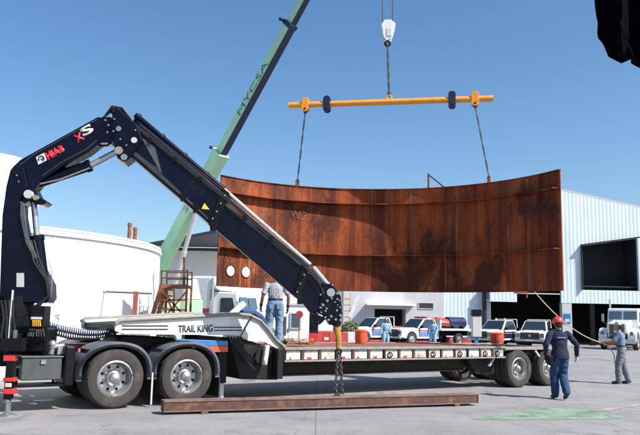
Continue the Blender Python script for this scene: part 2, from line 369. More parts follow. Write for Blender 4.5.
# ---- white tanks and silo on the left
def steel_tank(name, c, r, h, label, cat, m, roof=.4, seg=96):
    t = thing(name, label, cat, Matrix.Translation((c[0], c[1], 0)))
    MB().lathe([(r, 0), (r, h-.12), (r, h)], (0, 0, 0), (0, 0, 1), seg).build('shell', m, t, smooth=True)
    MB().lathe([(r+.03, h-.02), (r+.03, h+.03), (r*.5, h+.03+roof*.5), (.05, h+.03+roof)], (0, 0, 0), (0, 0, 1), seg).build('roof', m, t, smooth=True)
    return t
TK = steel_tank('storage_tank', (-11.8, 22.55), 6.5, 3.84, 'low wide white storage tank behind the black crane column', 'tank', m_tank, .1)
a0 = math.atan2(-.86, .51)
mk = MB()
q = on_plane(63, 319, V((-9.5, 17.2, 0)), V((.35, -.94, 0)).normalized())
dirn = (V((q.x, q.y, 0))-V((-11.8, 22.55, 0))).normalized(); tq = V((-dirn.y, dirn.x, 0)); bs = V((-11.8, 22.55, q.z))+dirn*6.495
for k in range(9):
    p = bs+tq*random.uniform(-.08, .08)+V((0, 0, random.uniform(.0, .12)))
    mk.ball(p, (.045, .02, .03), 6)
mk.bar(bs+V((0, 0, -.16)), bs, .03, .02)
sm_ = MB()
for k in range(26):
    a = 2*math.pi*k/26; c = V((math.cos(a), math.sin(a), 0)); sm_.bar(V((-11.8, 22.55, 0))+c*6.503, V((-11.8, 22.55, 3.7))+c*6.503, .03, .012, c)
sm_.lathe([(6.5, 1.9), (6.512, 1.91), (6.512, 1.94), (6.5, 1.95)], (-11.8, 22.55, 0), (0, 0, 1), 96, close=True); sm_.lathe([(6.5, 3.66), (6.56, 3.67), (6.56, 3.74), (6.5, 3.75)], (-11.8, 22.55, 0), (0, 0, 1), 96, close=True)
sm_.build('weld_seam', m_tank, TK, world=True)
mk.build('faded_mark', mat('tan_mark', (.5, .42, .3), .8), TK, world=True)
steel_tank('silo', (-20.6, 40), 4.0, 10.2, 'tall white silo at the left edge behind the black crane column', 'silo', m_tank, .2)
for k, (px, py) in enumerate(((130, 223.5), (135.5, 228))):
    p = at_y(px, py, 33)
    b = MB(); b.cyl((p.x, p.y, 0), p, .09, seg=12); b.cyl(p-V((0, 0, .12)), p+V((0, 0, .02)), .11, seg=12)
    solo(b, 'vent_pipe', m_rustp, ('taller', 'shorter')[k]+' of the two rusty pipes rising behind the white storage tank', 'pipe', (p.x, p.y, 0), 'rusty pipes behind the tank', smooth=True)

# ---- buildings at the back
WY = 56.0
def X(px, Y=WY): return at_y(px, 300, Y).x
def Zt(px, py, Y=WY): return at_y(px, py, Y).z
zc = at_y(216, 233, 46.0).z
wh = thing('white_warehouse', 'long white rendered warehouse behind the hanging rusty plate', 'building', place(X(120), WY))
xw = X(343)-X(120)
MB().box(0, xw, 0, 12, 0, zc-.3).build('wall', m_wwall, wh)
MB().box(-.2, xw+.1, -.15, 12.2, zc-.298, zc-.06).build('roof', m_roofdk, wh)
# door with frame on the white wall, right of the man
def wall_opening(parent, x0, x1, z0, z1, y, mg, mf, name='window', fr=.06):
    f = MB()
    for a in ((x0-fr, x0, z0-fr, z1+fr), (x1, x1+fr, z0-fr, z1+fr), (x0, x1, z1, z1+fr), (x0, x1, z0-fr, z0)): f.box(a[0], a[1], y-.05, y-.002, a[2], a[3])
    fo = f.build(name, mf, parent); MB().box(x0, x1, y-.02, y-.003, z0, z1).build('pane', mg, fo); return fo
cn = thing('canopy_roof', 'dark canopy roof jutting from the white warehouse at the left end of the rusty plate', 'canopy', place(0, 0))
hz = Zt(213, 247)
pa, pb = at_y(146, 244, WY-.1), at_y(216, 233, 46.0)
zc = pb.z
MB().prism([(pa.x, WY-.1, zc), (pb.x, 46.0, zc), (X(223, 46), 46.0, zc), (X(223, 46), WY-.1, zc)], (0, 0, .22)).build('roof_sheet', m_roofdk, cn)
for px in (221,):
    MB().box(X(px, 47)-.1, X(px, 47)+.1, 46.9, 47.1, 0, zc).build('post', m_roofdk, cn)

ws = thing('workshop', 'light grey workshop with a dark doorway behind the pickups', 'building', place(X(343)+.02, WY-.4))
w2 = X(490)-X(343); dx0, dx1 = X(374)-X(343), X(405)-X(343); dz = Zt(390, 309)
wb = MB(); wb.box(0, dx0, 0, 10, 0, 5.6); wb.box(dx0, dx1, 0, 10, dz, 5.6); wb.box(dx1, X(443)-X(343), 0, 10, 0, 5.6)
wb.build('wall', m_gwall, ws)
MB().box(X(443)-X(343)+.005, w2, .25, 10, 0, 5.6).build('wall', m_corr, ws)
MB().box(dx0, dx1, 2.5, 2.7, 0, dz).build('doorway_lining', m_dark, ws)  # dark sheet standing in for the shade inside the doorway
MB().box(dx0-.7, dx1+.6, -1.3, -.01, dz+.25, dz+.37).build('canopy', m_wwall, ws)
MB().box(-.05, w2, -.06, 10.1, 5.602, 5.75).build('roof', m_roofdk, ws)
wall_opening(ws, X(418)-X(343), X(432)-X(343), 2.6, 3.0, 0, m_glass, m_grey)

# right hall with corrugated upper facade, open below
HY = 55.0
hx0, hx1 = X(490, HY), X(720, HY)
hzb = Zt(590, 303.5, HY)
sl_l = at_y(561.5, 190.5, HY); sl_r = at_y(622, 204, HY)
kx = (sl_r.z-sl_l.z)/(sl_r.x-sl_l.x); ridge_x = X(561.5, HY)
def topz(x): return sl_l.z+kx*(x-sl_l.x) if x > ridge_x else hzb+1.2
hl = thing('corrugated_hall', 'tall white corrugated hall with a dark open ground floor at the right', 'building', place(hx0, HY))
ox0, ox1 = X(583, HY)-hx0, X(640, HY)-hx0; oz0, oz1 = Zt(590, 290, HY), Zt(583, 246, HY); oz1r = Zt(640, 238.5, HY)
rx = ridge_x-hx0; ex = hx1-hx0
def wp(a): return [(x, 0, z) for x, z in a]
fb = MB()
T_ = lambda x: topz(x+hx0)
fb.prism(wp([(rx, hzb), (ox0, hzb), (ox0, T_(ox0)), (rx, T_(rx+.001))]), (0, .3, 0))
fb.prism(wp([(ox0, hzb), (ox1, hzb), (ox1, oz0), (ox0, oz0)]), (0, .3, 0))
fb.prism(wp([(ox0, oz1), (ox1, oz1r), (ox1, T_(ox1)), (ox0, T_(ox0))]), (0, .3, 0))
fb.prism(wp([(ox1, hzb), (ex, hzb), (ex, T_(ex)), (ox1, T_(ox1))]), (0, .3, 0))
fx = X(517, HY)-hx0; fb.prism(wp([(0, hzb), (fx, hzb), (fx, hzb+1.3), (0, hzb+1.3)]), (0, .3, 0))
fb.build('facade', m_corr, hl)
MB().prism(wp([(rx-.1, T_(rx+.001)+.002), (ex, T_(ex)+.002), (ex, T_(ex)+.16), (rx-.1, T_(rx+.001)+.16)]), (0, 14, 0)).build('roof', m_grey, hl)
MB().prism([(rx, .302, hzb+1.45), (rx+.2, .302, hzb+1.45), (rx+.2, .302, T_(rx+.3)-.3), (rx, .302, T_(rx+.3)-.3)], (0, 13, 0)).build('side_wall', m_corr, hl)
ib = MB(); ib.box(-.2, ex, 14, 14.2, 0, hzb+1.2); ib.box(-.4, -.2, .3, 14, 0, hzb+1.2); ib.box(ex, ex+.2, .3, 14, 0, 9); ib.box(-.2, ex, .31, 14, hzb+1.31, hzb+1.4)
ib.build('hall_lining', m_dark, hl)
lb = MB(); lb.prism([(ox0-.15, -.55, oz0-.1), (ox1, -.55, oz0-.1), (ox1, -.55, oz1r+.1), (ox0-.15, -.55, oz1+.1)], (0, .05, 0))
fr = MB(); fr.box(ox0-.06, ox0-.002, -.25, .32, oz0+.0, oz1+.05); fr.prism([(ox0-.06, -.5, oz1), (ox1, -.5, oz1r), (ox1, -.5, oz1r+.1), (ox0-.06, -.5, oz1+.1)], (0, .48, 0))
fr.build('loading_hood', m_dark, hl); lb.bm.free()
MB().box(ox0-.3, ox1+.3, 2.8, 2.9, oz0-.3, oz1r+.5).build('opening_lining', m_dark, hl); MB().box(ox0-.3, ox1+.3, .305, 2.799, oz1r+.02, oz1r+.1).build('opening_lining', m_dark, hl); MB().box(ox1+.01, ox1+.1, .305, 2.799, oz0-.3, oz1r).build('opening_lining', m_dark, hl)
fb_ = MB(); fb_.box(fx+.002, rx-.002, .0, .3, hzb+1.22, hzb+1.3); fb_.build('lintel', m_corr, hl)
px0 = X(562, HY)-hx0
pc = MB(); pc.box(px0, px0+.75, .02, .62, 0, hzb-.003); pc.build('pillar', m_grey, hl)
pc = MB(); pc.box(X(590, HY)-hx0, X(590, HY)-hx0+.35, .05, .4, 0, hzb-.003); pc.build('pillar', m_blackm, hl)
sg = MB(); sg.box(px0+.12, px0+.62, -.03, .015, 1.65, 2.4)
sgo = sg.build('notice_board', m_blue, hl)
MB().box(px0+.2, px0+.54, -.036, -.031, 1.78, 2.0).build('notice_panel', m_white, sgo)
# ---- things standing about in front of the buildings
bt = thing('guard_booth', 'small white booth with one window beyond the man on the trailer', 'booth', place(X(288, 36), 36))
bw = X(309, 36)-X(288, 36)
MB().box(0, bw, 0, 1.4, 0, 2.3).build('wall', m_wwall, bt)
MB().prism([(-.06, -.06, 2.302), (bw+.06, -.06, 2.302), (bw+.06, 1.5, 2.302), (-.06, 1.5, 2.302)], (0, 0, .1)).build('roof', m_white, bt)
wall_opening(bt, bw*.18, bw*.6, 1.15, 1.85, 0, m_glassb, m_grey)
rc = thing('red_cabinet', 'tall red cabinet with a dark upper half beside the white booth', 'cabinet', place(X(309.5, 33), 33))
cw = X(319, 33)-X(309.5, 33)
MB().box(0, cw, 0, .5, .08, .95).build('base', m_red, rc, bevel=.02); MB().box(.01, cw-.01, .02, .48, .952, 2.0).build('upper_case', m_navy, rc, bevel=.02)
MB().box(.05, cw-.05, -.015, .018, 1.1, 1.8).build('panel', m_blackm, rc)
st = thing('stop_sign', 'small red round sign on a thin pole in front of the booth', 'sign', Matrix.Translation(on_ground(298.5, 352)))
p = at_y(300, 314.5, RM[st.name].translation.y); zz = p.z
MB().cyl((0, 0, 0), (0, 0, zz+.12), .025).build('pole', m_rustp, st)
MB().prism([(math.cos(R(22.5+45*k))*.19, -.04, zz+math.sin(R(22.5+45*k))*.19) for k in range(8)], (0, .015, 0)).build('sign_plate', mat('dull_red_sign', (.3, .04, .05), .5), st)
# yellow stair and planter
ys = thing('yellow_stair', 'yellow steel stair tower beside the dark workshop doorway', 'stair', place(X(340, 42), 42))
b = MB(); yw = X(358, 42)-X(340, 42)
for xx in (0, yw*.55):
    for yy in (0, .7): b.box(xx, xx+.07, yy, yy+.07, 0, 3.2)
b.build('frame', mat('pale_yellow_paint', (.6, .45, .14), .6, var=.15), ys)
b = MB()
for k in range(8): b.box(.07, yw*.55, .05, .65, .3+k*.36, .34+k*.36)
b.build('treads', mat('tan_steps', (.4, .25, .12), .7), ys)
MB().bar((yw*.55, -.03, 1.75), (yw*1.05, -.03, 3.1), .05, .22).build('handrail', m_white, ys)
pl = thing('planter_bush', 'round green bush in a white block planter by the yellow stair', 'plant', place(X(351, 39.5), 39.5))
MB().box(-.35, .5, -.3, .3, 0, .95).build('planter', m_white, pl, bevel=.02)
b = MB()
for k in range(240):
    d = V((random.gauss(0, 1), random.gauss(0, 1), random.gauss(0, 1))).normalized()*random.uniform(.55, 1)
    c = V((.0+d.x*.5, d.y*.38, 1.22+d.z*.33)); a = V((random.uniform(-1, 1), random.uniform(-1, 1), random.uniform(-1, 1))).normalized()*.09; e = a.orthogonal().normalized()*.05
    b.poly([c-a, c-e, c+a, c+e])
b.build('foliage', m_leaf, pl); MB().cyl((0, 0, .95), (0, 0, 1.2), .04).build('stem', m_rustp, pl)
# grey post-mounted box right of the flatbed
gp = on_ground(476.5, 352.5)
pb_ = thing('fuel_pump', 'tall light grey pump housing with a dark cap between the flatbed and the pickups', 'pump', Matrix.Translation(gp))
yy = gp.y; z0, z1, z2 = at_y(476, 337, yy).z, at_y(476, 316, yy).z, at_y(476, 309.5, yy).z; hw = (X(481, yy)-X(472, yy))/2
MB().box(-hw*.35, hw*.35, -.12, .12, 0, z0).build('post', m_blue, pb_)
MB().box(-hw, hw, -.2, .2, z0+.002, z1).build('housing', m_grey, pb_, bevel=.03)
MB().box(-hw*1.05, hw*1.05, -.24, .24, z1+.002, z2).build('cap', m_blackm, pb_, bevel=.03)
# red low barriers
BARS = []
def barrier(m, label, mt):
    t = thing('road_barrier', label, 'barrier', m, 'red plastic barriers in the yard')
    prof = [(-.28, 0), (.28, 0), (.28, .12), (.12, .32), (.09, .78), (-.09, .78), (-.12, .32), (-.28, .12)]
    MB().prism([(-.72, a, c) for a, c in prof], (1.44, 0, 0)).build('body', mt, t, bevel=.03)
    MB().box(-.2, .2, -.13, -.115, .45, .55).build('reflector', m_white, t)
    return t
bpx = [(372, 1), (388, 0), (404, 0), (420, 0), (436, 0), (452, 0), (468, 0)]
Yb = 52.5
lab = ['leftmost low red barrier in front of the silver pickup', 'low red barrier below the flatbed truck grille', 'low red barrier at the flatbed front wheel', 'low red barrier below the flatbed cab door',
       'low red barrier beside the man by the flatbed door', 'low red barrier at the flatbed rear wheel', 'rightmost low red barrier next to the grey pump']
bar0 = None
for k, (px, _) in enumerate(bpx):
    mm = place(X(px, Yb), Yb+random.uniform(-.1, .1), 0, R(random.uniform(-4, 4)))
    if bar0 is None: bar0 = barrier(mm, lab[k], m_redpl); o = bar0
    else: o = copy_tree(bar0, None, mm); o['label'] = lab[k]
    o.scale = (.8, 1, .62)
for px, Y, l in ((339, 33, 'orange red barrier just behind the black crane tip'), (327, 35, 'pink red barrier left of the black crane tip'), (256, 30, 'red barrier behind the white truck cab by the man')):
    o = copy_tree(bar0, None, place(X(px, Y), Y, 0, R(8))); o['label'] = l; o.scale = (.62, 1, 1.35)
# ================================================================== ROAD VEHICLES AT THE BACK
def add_wheel(parent, loc, r, wd, mt=m_tyre, detail=1, sgn=1, name='wheel'):
    """rim mesh with a tyre child; outer face looks along -y * sgn"""
    ax = V((0, -sgn, 0))
    if detail:
        rim = MB(); rr = r*.60
        rim.lathe([(rr, -.01), (rr+.012, .0), (rr-.02, .012), (rr-.035, -.03), (rr*.84, -.10), (rr*.76, -.17), (rr*.44, -.18), (rr*.42, -.10), (rr*.31, -.07), (rr*.28, -.01), (.03, .03), (.001, .03)], (0, 0, 0), ax, 32, caps=False)
        for k in range(10):
            a = 2*math.pi*k/10; d = V((math.cos(a), 0, math.sin(a)))
            rim.cyl(d*rr*.52+ax*-.18, d*rr*.52+ax*-.145, .02, seg=8)
        nf_ = len(rim.bm.faces)
        for k in range(8):
            a = 2*math.pi*(k+.5)/8; d = V((math.cos(a), 0, math.sin(a)))
            rim.cyl(d*rr*.66+ax*-.19, d*rr*.66+ax*-.165, rr*.085, seg=10)
        for q_, f_ in enumerate(rim.bm.faces): f_.material_index = 1 if q_ >= nf_ else 0
        o = rim.build(name, [m_alu, m_blackm], parent, smooth=True, loc=None)
        ty = MB(); w_ = wd; s_ = .035
        prof = [(rr+.005, -.02), (rr+.015, .015), (r*.8, .035), (r*.93, .02), (r*.985, -.02)]
        n_g = 5
        for k in range(n_g):
            t0 = -.04-(w_-.08)*k/n_g; t1 = -.04-(w_-.08)*(k+.82)/n_g
            prof += [(r, t0), (r, t1), (r-.014, t1-.004), (r-.014, t1-(w_-.08)/n_g*.14)]
        prof += [(r*.985, -w_+.02), (r*.8, -w_-.03), (rr+.01, -w_+.02)]
        ty.lathe(prof, (0, 0, 0), ax, 44, close=True)
        ty.build('tyre', mt, o, smooth=True, ang=30)
    else:
        rr = r*.62
        o = MB().lathe([(rr, 0), (rr*.85, -.04), (rr*.3, -.03), (.02, .0), (.001, 0)], (0, 0, 0), ax, 18, caps=False).build(name, m_alu, parent, smooth=True)
        MB().lathe([(rr, .0), (r*.9, .02), (r, -.03), (r, -wd+.03), (r*.9, -wd), (rr, -wd)], (0, 0, 0), ax, 24, close=True).build('tyre', mt, o, smooth=True)
    o.location = loc
    return o
def dup_wheel(o, loc, flip=False):
    c = copy_tree(o, o.parent); c.location = loc
    if flip: c.rotation_euler = (0, 0, math.pi)
    return c
def arch_profile(x0, x1, zb, zt, wheels, r):
    pts = [(x1, zb)]
    for wx in sorted(wheels, reverse=True):
        for k in range(0, 9):
            a = math.pi*k/8; pts.append((wx+math.cos(a)*r, zb+math.sin(a)*r*1.05))
    pts.append((x0, zb))
    return pts
def pickup(name, label, m, paint, lower=None, flat=False, lightbar=False, grp=None, beacons=False):
    """x forward, y left; built full size"""
    t = thing(name, label, 'pickup truck', m, grp)
    W = .96; zb = .42; wx = (1.65, -1.85)
    sk = [(-.78, 1.1), (1.05, 1.1), (2.3, 1.02), (2.58, .92), (2.62, .5)]
    back = -2.75 if not flat else -.8
    pts = arch_profile(back, 2.6, zb, 1, [x for x in wx if x > back], .46)
    prof = [(2.62, zb+.1)] + pts[1:] + ([(back, 1.02), (-.78, 1.02)] if not flat else []) + [(-.78, 1.1), (1.08, 1.12), (2.25, 1.05), (2.55, .95)]
    MB().prism([(x, -W, z) for x, z in prof], (0, 2*W, 0)).build('body', paint, t, bevel=.07)
    MB().hexa([(1.1, -.7, 1.115), (1.1, .7, 1.115), (2.4, .62, 1.03), (2.4, -.62, 1.03)], [(1.15, -.6, 1.165), (1.15, .6, 1.165), (2.3, .52, 1.085), (2.3, -.52, 1.085)]).build('bonnet_bulge', paint, t, bevel=.03)
    MB().box(-2.6 if not flat else -.9, 2.4, -.6, .6, .28, .55).build('underbody', m_blackm, t)
    MB().box(2.78, 2.79, -.26, .26, .46, .57).build('number_plate', m_white, t)
    lo = [(1.12, -.9, 1.09), (1.12, .9, 1.09), (-.76, .9, 1.09), (-.76, -.9, 1.09)]; hi = [(.35, -.72, 1.78), (.35, .72, 1.78), (-.62, .72, 1.78), (-.62, -.72, 1.78)]
    MB().hexa(lo, hi).build('cab', paint, t, bevel=.05)
    def pane(nm, a, b_, c_, d_, ins=.1):
        q = [V(a), V(b_), V(c_), V(d_)]; ctr = sum(q, V())/4; q = [v+(ctr-v)*ins for v in q]; n = (q[1]-q[0]).cross(q[3]-q[0]).normalized()
        if n.dot(ctr-V((.2, 0, 1.4))) < 0: n = -n
        q = [v+n*.002 for v in q]; MB().prism(q, n*.01).build(nm, m_glass, t)
    pane('windscreen', lo[0], lo[1], hi[1], hi[0]); pane('window', lo[1], lo[2], hi[2], hi[1], .14); pane('window', lo[3], lo[0], hi[0], hi[3], .14); pane('rear_window', lo[2], lo[3], hi[3], hi[2], .15)
    MB().box(2.6, 2.66, -.62, .62, .585, 1.0).build('grille', m_blackm, t, bevel=.02)
    MB().lathe([(.09, 2.66), (.09, 2.685), (.02, 2.69)], (0, 0, .8), (1, 0, 0), 14).build('grille_badge', m_alu, t)
    gb = MB()
    for k in range(3): gb.box(2.661, 2.672, -.6, .6, .66+k*.12, .675+k*.12)
    gb.build('grille_bar', m_alu, t)
    MB().box(2.55, 2.76, -.95, .95, .42, .58).build('bumper', m_alu if lower else m_grey, t, bevel=.03)
    for s in (-1, 1):
        MB().box(2.585, 2.655, s*.78-.13, s*.78+.13, .7, .97).build('headlight', m_glassb, t, bevel=.02)
        mo = MB(); mo.box(.85, 1.0, s*.97 if s > 0 else -1.19, 1.19 if s > 0 else -.97, 1.12, 1.32); mo.build('mirror', m_blackm, t, bevel=.02)
        MB().box(back+.05, 1.1, s*(W+.001)+(0 if s > 0 else -.006), s*(W+.001)+(.006 if s > 0 else 0), .56, .9).build('side_panel', m_navy if lower is m_navy else m_sidebl, t)  # lower side band; the blue one carries painted side shade
        dl = MB(); dl.box(-.72, -.70, s*(W+.008)-.004, s*(W+.008)+.004, .5, 1.08); dl.box(1.0, 1.02, s*(W+.008)-.004, s*(W+.008)+.004, .5, 1.08); dl.box(-.55, -.35, s*(W+.02)-.012, s*(W+.02)+.012, .96, 1.0); dl.build('door_trim', m_blackm, t)
        if lower:
            a = back+.05
            MB().box(a, 1.1, s*W+(0 if s > 0 else -.012), s*W+(.012 if s > 0 else 0), .93, 1.01).build('side_stripe', lower, t)
    if not flat:
        bd_ = MB(); bd_.box(-2.75, -.82, -W+.001, -W+.08, 1.02, 1.2); bd_.box(-2.75, -.82, W-.08, W-.001, 1.02, 1.2); bd_.box(-2.75, -2.67, -W+.082, W-.082, 1.02, 1.2)
        bd_.build('cargo_bed', paint if not lower else lower, t, bevel=.015)
        rb = MB(); rb.tube([(-.9, -.85, 1.15), (-.95, -.78, 1.85), (-.95, .78, 1.85), (-.9, .85, 1.15)], .035); rb.build('roll_bar', m_white, t, smooth=True)
    else:
        fb_ = MB(); fb_.box(-4.2, -.86, -1.1, 1.1, .98, 1.12); fb_.build('flat_deck', m_white, t, bevel=.02)
        hb_ = MB(); hb_.box(-.98, -.87, -1, 1, 1.122, 1.75); hb_.build('headboard', m_grey, t)
        MB().box(-4.2, -.9, -.45, .45, .62, .978).build('chassis', m_blackm, t)
        MB().box(-4.1, -2.9, -1.08, 1.08, .55, .97).build('side_locker', m_blackm, t) if False else None
    w0 = add_wheel(t, (wx[0], -W-.02, .41), .41, .26, m_tyredk, 0)
    wr = wx[1] if not flat else -2.75
    dup_wheel(w0, (wr, -W, .4)); dup_wheel(w0, (wx[0], W, .4), True); dup_wheel(w0, (wr, W, .4), True)
    if lightbar:
        lb_ = MB(); lb_.box(-.1, .12, -.6, .6, 1.785, 1.92); lb_.build('light_bar', m_redpl, t, bevel=.02)
        MB().box(-.3, -.22, -.7, .7, 1.785, 1.99).build('roof_rack', m_blackm, t) if False else None
    if beacons:
        for s in (-.35, .35): MB().lathe([(.07, 1.785), (.07, 1.87), (.02, 1.92)], (-.1, s, 0), (0, 0, 1), 12).build('beacon', m_orange if False else m_grey, t, smooth=True)
    return t
def veh(px, py, head):
    """matrix putting a vehicle's centre over a ground point, heading = angle of its forward axis"""
    p = on_ground(px, py); return place(p.x, p.y, 0, head)
m_silver = mat('silver_white_paint', (.66, .68, .7), .3, var=.04, coat=.5)
m_whitep = mat('white_vehicle_paint', (.75, .76, .77), .3, var=.03, coat=.5)
m_sidebl = mat('blue_side_shade', (.12, .2, .36), .4, var=.05)  # shade on the lower vehicle sides, put into a blue colour
G = 'pickups and service trucks parked behind the trailer'
pickup('pickup_truck', 'silver white pickup parked by the dark workshop doorway', veh(376, 343.5, R(213)), m_silver, m_redpl, grp=G)
pickup('flatbed_truck', 'white flatbed truck with a red light bar and dark grille', veh(421, 344.5, R(214)), m_whitep, m_redpl, flat=True, lightbar=True, grp=G)
pickup('pickup_truck', 'white pickup with roof beacons and a navy load bed next to the grey pump', veh(500, 346, R(224)), m_whitep, m_navy, beacons=True, grp=G)
pickup('pickup_truck', 'white pickup with a dark windscreen parked left of the helmeted worker', veh(537, 347, R(243)), m_whitep, m_navy, grp=G)  # navy here puts the shade of its sides into the colour
fm = RM['flatbed_truck']
ro = thing('compressor', 'red machine lying on the flatbed behind its cab', 'machine', fm @ Matrix.Translation((-1.55, 0, 1.12)))
MB().loft([(-.6, 0, .2), (-.5, 0, .38), (.1, 0, .42), (.5, 0, .3)], [(.25, .6), (.35, .7), (.36, .7), (.2, .5)], side=(0, 0, 1), seg=12).build('housing', m_redpl, ro, smooth=True)
MB().box(-.5, .4, -.5, .5, .0, .12).build('skid', m_blackm, ro)
do = thing('dark_tank', 'dark horizontal tank strapped at the rear of the flatbed', 'tank', fm @ Matrix.Translation((-3.2, 0, 1.12)))
MB().loft([(-.95, 0, .42), (-.85, 0, .42), (.75, 0, .42), (.85, 0, .42)], [.2, .4, .4, .2], seg=18).build('shell', m_navy, do, smooth=True)
bb = MB(); bb.box(-.6, -.4, -.4, .4, 0, .12); bb.box(.3, .5, -.4, .4, 0, .12); bb.build('saddle', m_blackm, do)

def semi(label, m, stripe1, stripe2, fairing=True):
    """bonneted road tractor, x forward, y left"""
    t = thing('road_tractor', label, 'truck', m, 'white bonneted trucks in the yard')
    hoodp = [(1.35, 1.05), (3.3, 1.05), (3.36, 1.72), (1.35, 1.98)]
    MB().prism([(x, -.62, z) for x, z in hoodp], (0, 1.24, 0)).build('bonnet', m_whitep, t, bevel=.08)
    MB().hexa([(1.5, -1.05, .95), (1.5, 1.05, .95), (-.5, 1.05, .95), (-.5, -1.05, .95)], [(1.1, -.98, 2.75), (1.1, .98, 2.75), (-.5, 1.0, 2.8), (-.5, -1.0, 2.8)]).build('cab', m_whitep, t, bevel=.07)
    if fairing:
        MB().prism([(x, -1.15, z) for x, z in [(-.52, .95), (-.52, 2.9), (.1, 2.82), (-.2, 3.3), (-.6, 3.5), (-2.2, 3.5), (-2.2, .95)]], (0, 2.3, 0)).build('sleeper', m_whitep, t, bevel=.1)
    def pane(nm, q, n):
        n = V(n); MB().prism([V(p)+n*.012 for p in q], n*.012).build(nm, m_glassb if nm == 'windscreen' else m_glass, t)
    nw = V((1.8, 0, .4)).normalized()
    for s in (-1, 1):
        pane('windscreen', [(1.345, s*.05, 1.98+.02), (1.345-.0, s*.9, 2.0), (1.2, s*.88, 2.55), (1.2, s*.05, 2.55)] if True else 0, (nw.x, 0, nw.z))
    for s in (-1, 1):
        pane('side_window', [(1.1, s*1.018, 1.85), (.1, s*1.025, 1.85), (.1, s*.998, 2.5), (.85, s*.993, 2.5)], (0, s, .04))
        MB().tube([(1.3, s*1.08, 1.7), (1.35, s*1.28, 1.8), (1.35, s*1.28, 2.4)], .02).build('mirror_arm', m_alu, t)
        MB().box(1.31, 1.38, s*1.28-.09, s*1.28+.09, 1.85, 2.35).build('mirror', m_alu, t, bevel=.02)
        fp = [(1.75, .55)] + [(2.55+math.cos(a)*.62, .5+math.sin(a)*.72) for a in [math.pi-math.pi*k/8 for k in range(9)]] + [(3.3, .55), (3.35, 1.0), (3.1, 1.35), (2.5, 1.42), (1.9, 1.35), (1.5, 1.0)]
        MB().prism([(x, .622 if s > 0 else -.622, z) for x, z in fp], (0, s*.55, 0)).build('fender', m_whitep, t, bevel=.05)
        MB().lathe([(.12, 3.36), (.12, 3.42), (.05, 3.44)], (0, s*.9, 1.08), (1, 0, 0), 14).build('headlight', m_glassb, t, smooth=True)
        MB().lathe([(.07, 1.2), (.07, 3.3), (.06, 3.45)], (-.35, s*1.12, 0), (0, 0, 1), 12).build('exhaust_stack', m_chrome, t, smooth=True)
        MB().box(-.5, 1.42, s*1.06+(0 if s > 0 else -.01), s*1.06+(.01 if s > 0 else 0), 1.2, 1.42).build('side_stripe', stripe1, t)
        MB().box(-.5, 1.42, s*1.06+(0 if s > 0 else -.01), s*1.06+(.01 if s > 0 else 0), 1.46, 1.58).build('side_stripe', stripe2, t)
        if fairing:
            MB().box(-2.2, -.53, s*1.152+(0 if s > 0 else -.01), s*1.152+(.01 if s > 0 else 0), 1.5, 1.78).build('side_stripe', stripe1, t)
            MB().box(-2.2, -.53, s*1.152+(0 if s > 0 else -.01), s*1.152+(.01 if s > 0 else 0), 1.8, 2.0).build('side_stripe', stripe2, t)
    MB().box(3.37, 3.43, -.46, .46, .85, 1.66).build('grille', m_blackm, t)
    gb = MB(); gb.box(3.37, 3.46, -.52, -.46, .82, 1.7); gb.box(3.37, 3.46, .46, .52, .82, 1.7); gb.box(3.37, 3.46, -.46, .46, 1.66, 1.72)
    for k in range(8): gb.box(3.431, 3.44, -.42+k*.115, -.40+k*.115, .86, 1.65)
    gb.build('grille_surround', m_chrome, t)
    if not fairing: MB().prism([(3.47, .12*0, 1.02), (3.47, .19, 1.21), (3.47, 0, 1.40), (3.47, -.19, 1.21)], (.012, 0, 0)).build('hazard_placard', m_white, t)
    MB().box(3.38, 3.6, -1.15, 1.15, .42, .72).build('bumper', m_chrome, t, bevel=.04)
    MB().box(-5.4, 3.2, -.4, .4, .62, .9).build('chassis', m_blackm, t)
    MB().box(-.6, 1.2, -1.1, 1.1, .5, .9).build('side_tank', m_alu, t, bevel=.1)
    w0 = add_wheel(t, (2.55, -1.14, .52), .52, .3, m_tyredk, 0); dup_wheel(w0, (2.55, 1.14, .52), True)
    for xx in (-3.1, -4.45):
        dup_wheel(w0, (xx, -1.2, .52)); dup_wheel(w0, (xx, 1.2, .52), True)
    return t
p = on_ground(236, 342)
lt_ = semi('white bonneted truck with a blue and red side stripe behind the trailer neck', place(p.x+1.1, 33.5, 0, R(-20)), m_blue, m_redpl); lt_.scale = (.8, 1, 1)
p = on_ground(620, 349.5)
semi('white bonneted truck with a chrome grille parked at the hall entrance', place(p.x+1.3, p.y+1.8, 0, R(236)), m_blue, m_orange, False)

# ================================================================== TRUCK AND LOWBOY TRAILER
TH = R(33); td = V((math.cos(TH), math.sin(TH), 0)); tn = V((-math.sin(TH), math.cos(TH), 0)); TO = V((-3.58, 12.76, 0))
TM = frame(TO, td, tn); TMi = TM.inverted()
def TP(px, py, v=0): return TMi @ on_plane(px, py, TO+tn*v, tn)          # a point of the trailer's side plane at depth v
tr = thing('tractor_truck', 'grey and black road tractor carrying the black knuckle boom crane', 'truck', TM)
W1, W2, RT = 0.0, 1.35, .525
w0 = add_wheel(tr, (W1, 0, RT), RT, .29)
dup_wheel(w0, (W2, 0, RT))
for u in (W1, W2):
    dup_wheel(w0, (u, .36, RT)); dup_wheel(w0, (u, 2.5, RT), True); dup_wheel(w0, (u, 2.14, RT), True)
MB().box(-5.5, 2.0, .78, .9, .72, 1.0).build('chassis_rail', m_blackm, tr); MB().box(-5.5, 2.0, 1.6, 1.72, .72, 1.0).build('chassis_rail', m_blackm, tr)
cb = MB()
for u in (-4.5, -3, -1.9, -.7, .68, 1.9): cb.box(u-.06, u+.06, .902, 1.598, .76, .96)
cb.build('cross_member', m_blackm, tr)
ax_ = MB()
for u in (W1, W2): ax_.cyl((u, .3, RT), (u, 2.2, RT), .1); ax_.ball((u, 1.25, RT), (.26, .24, .26))
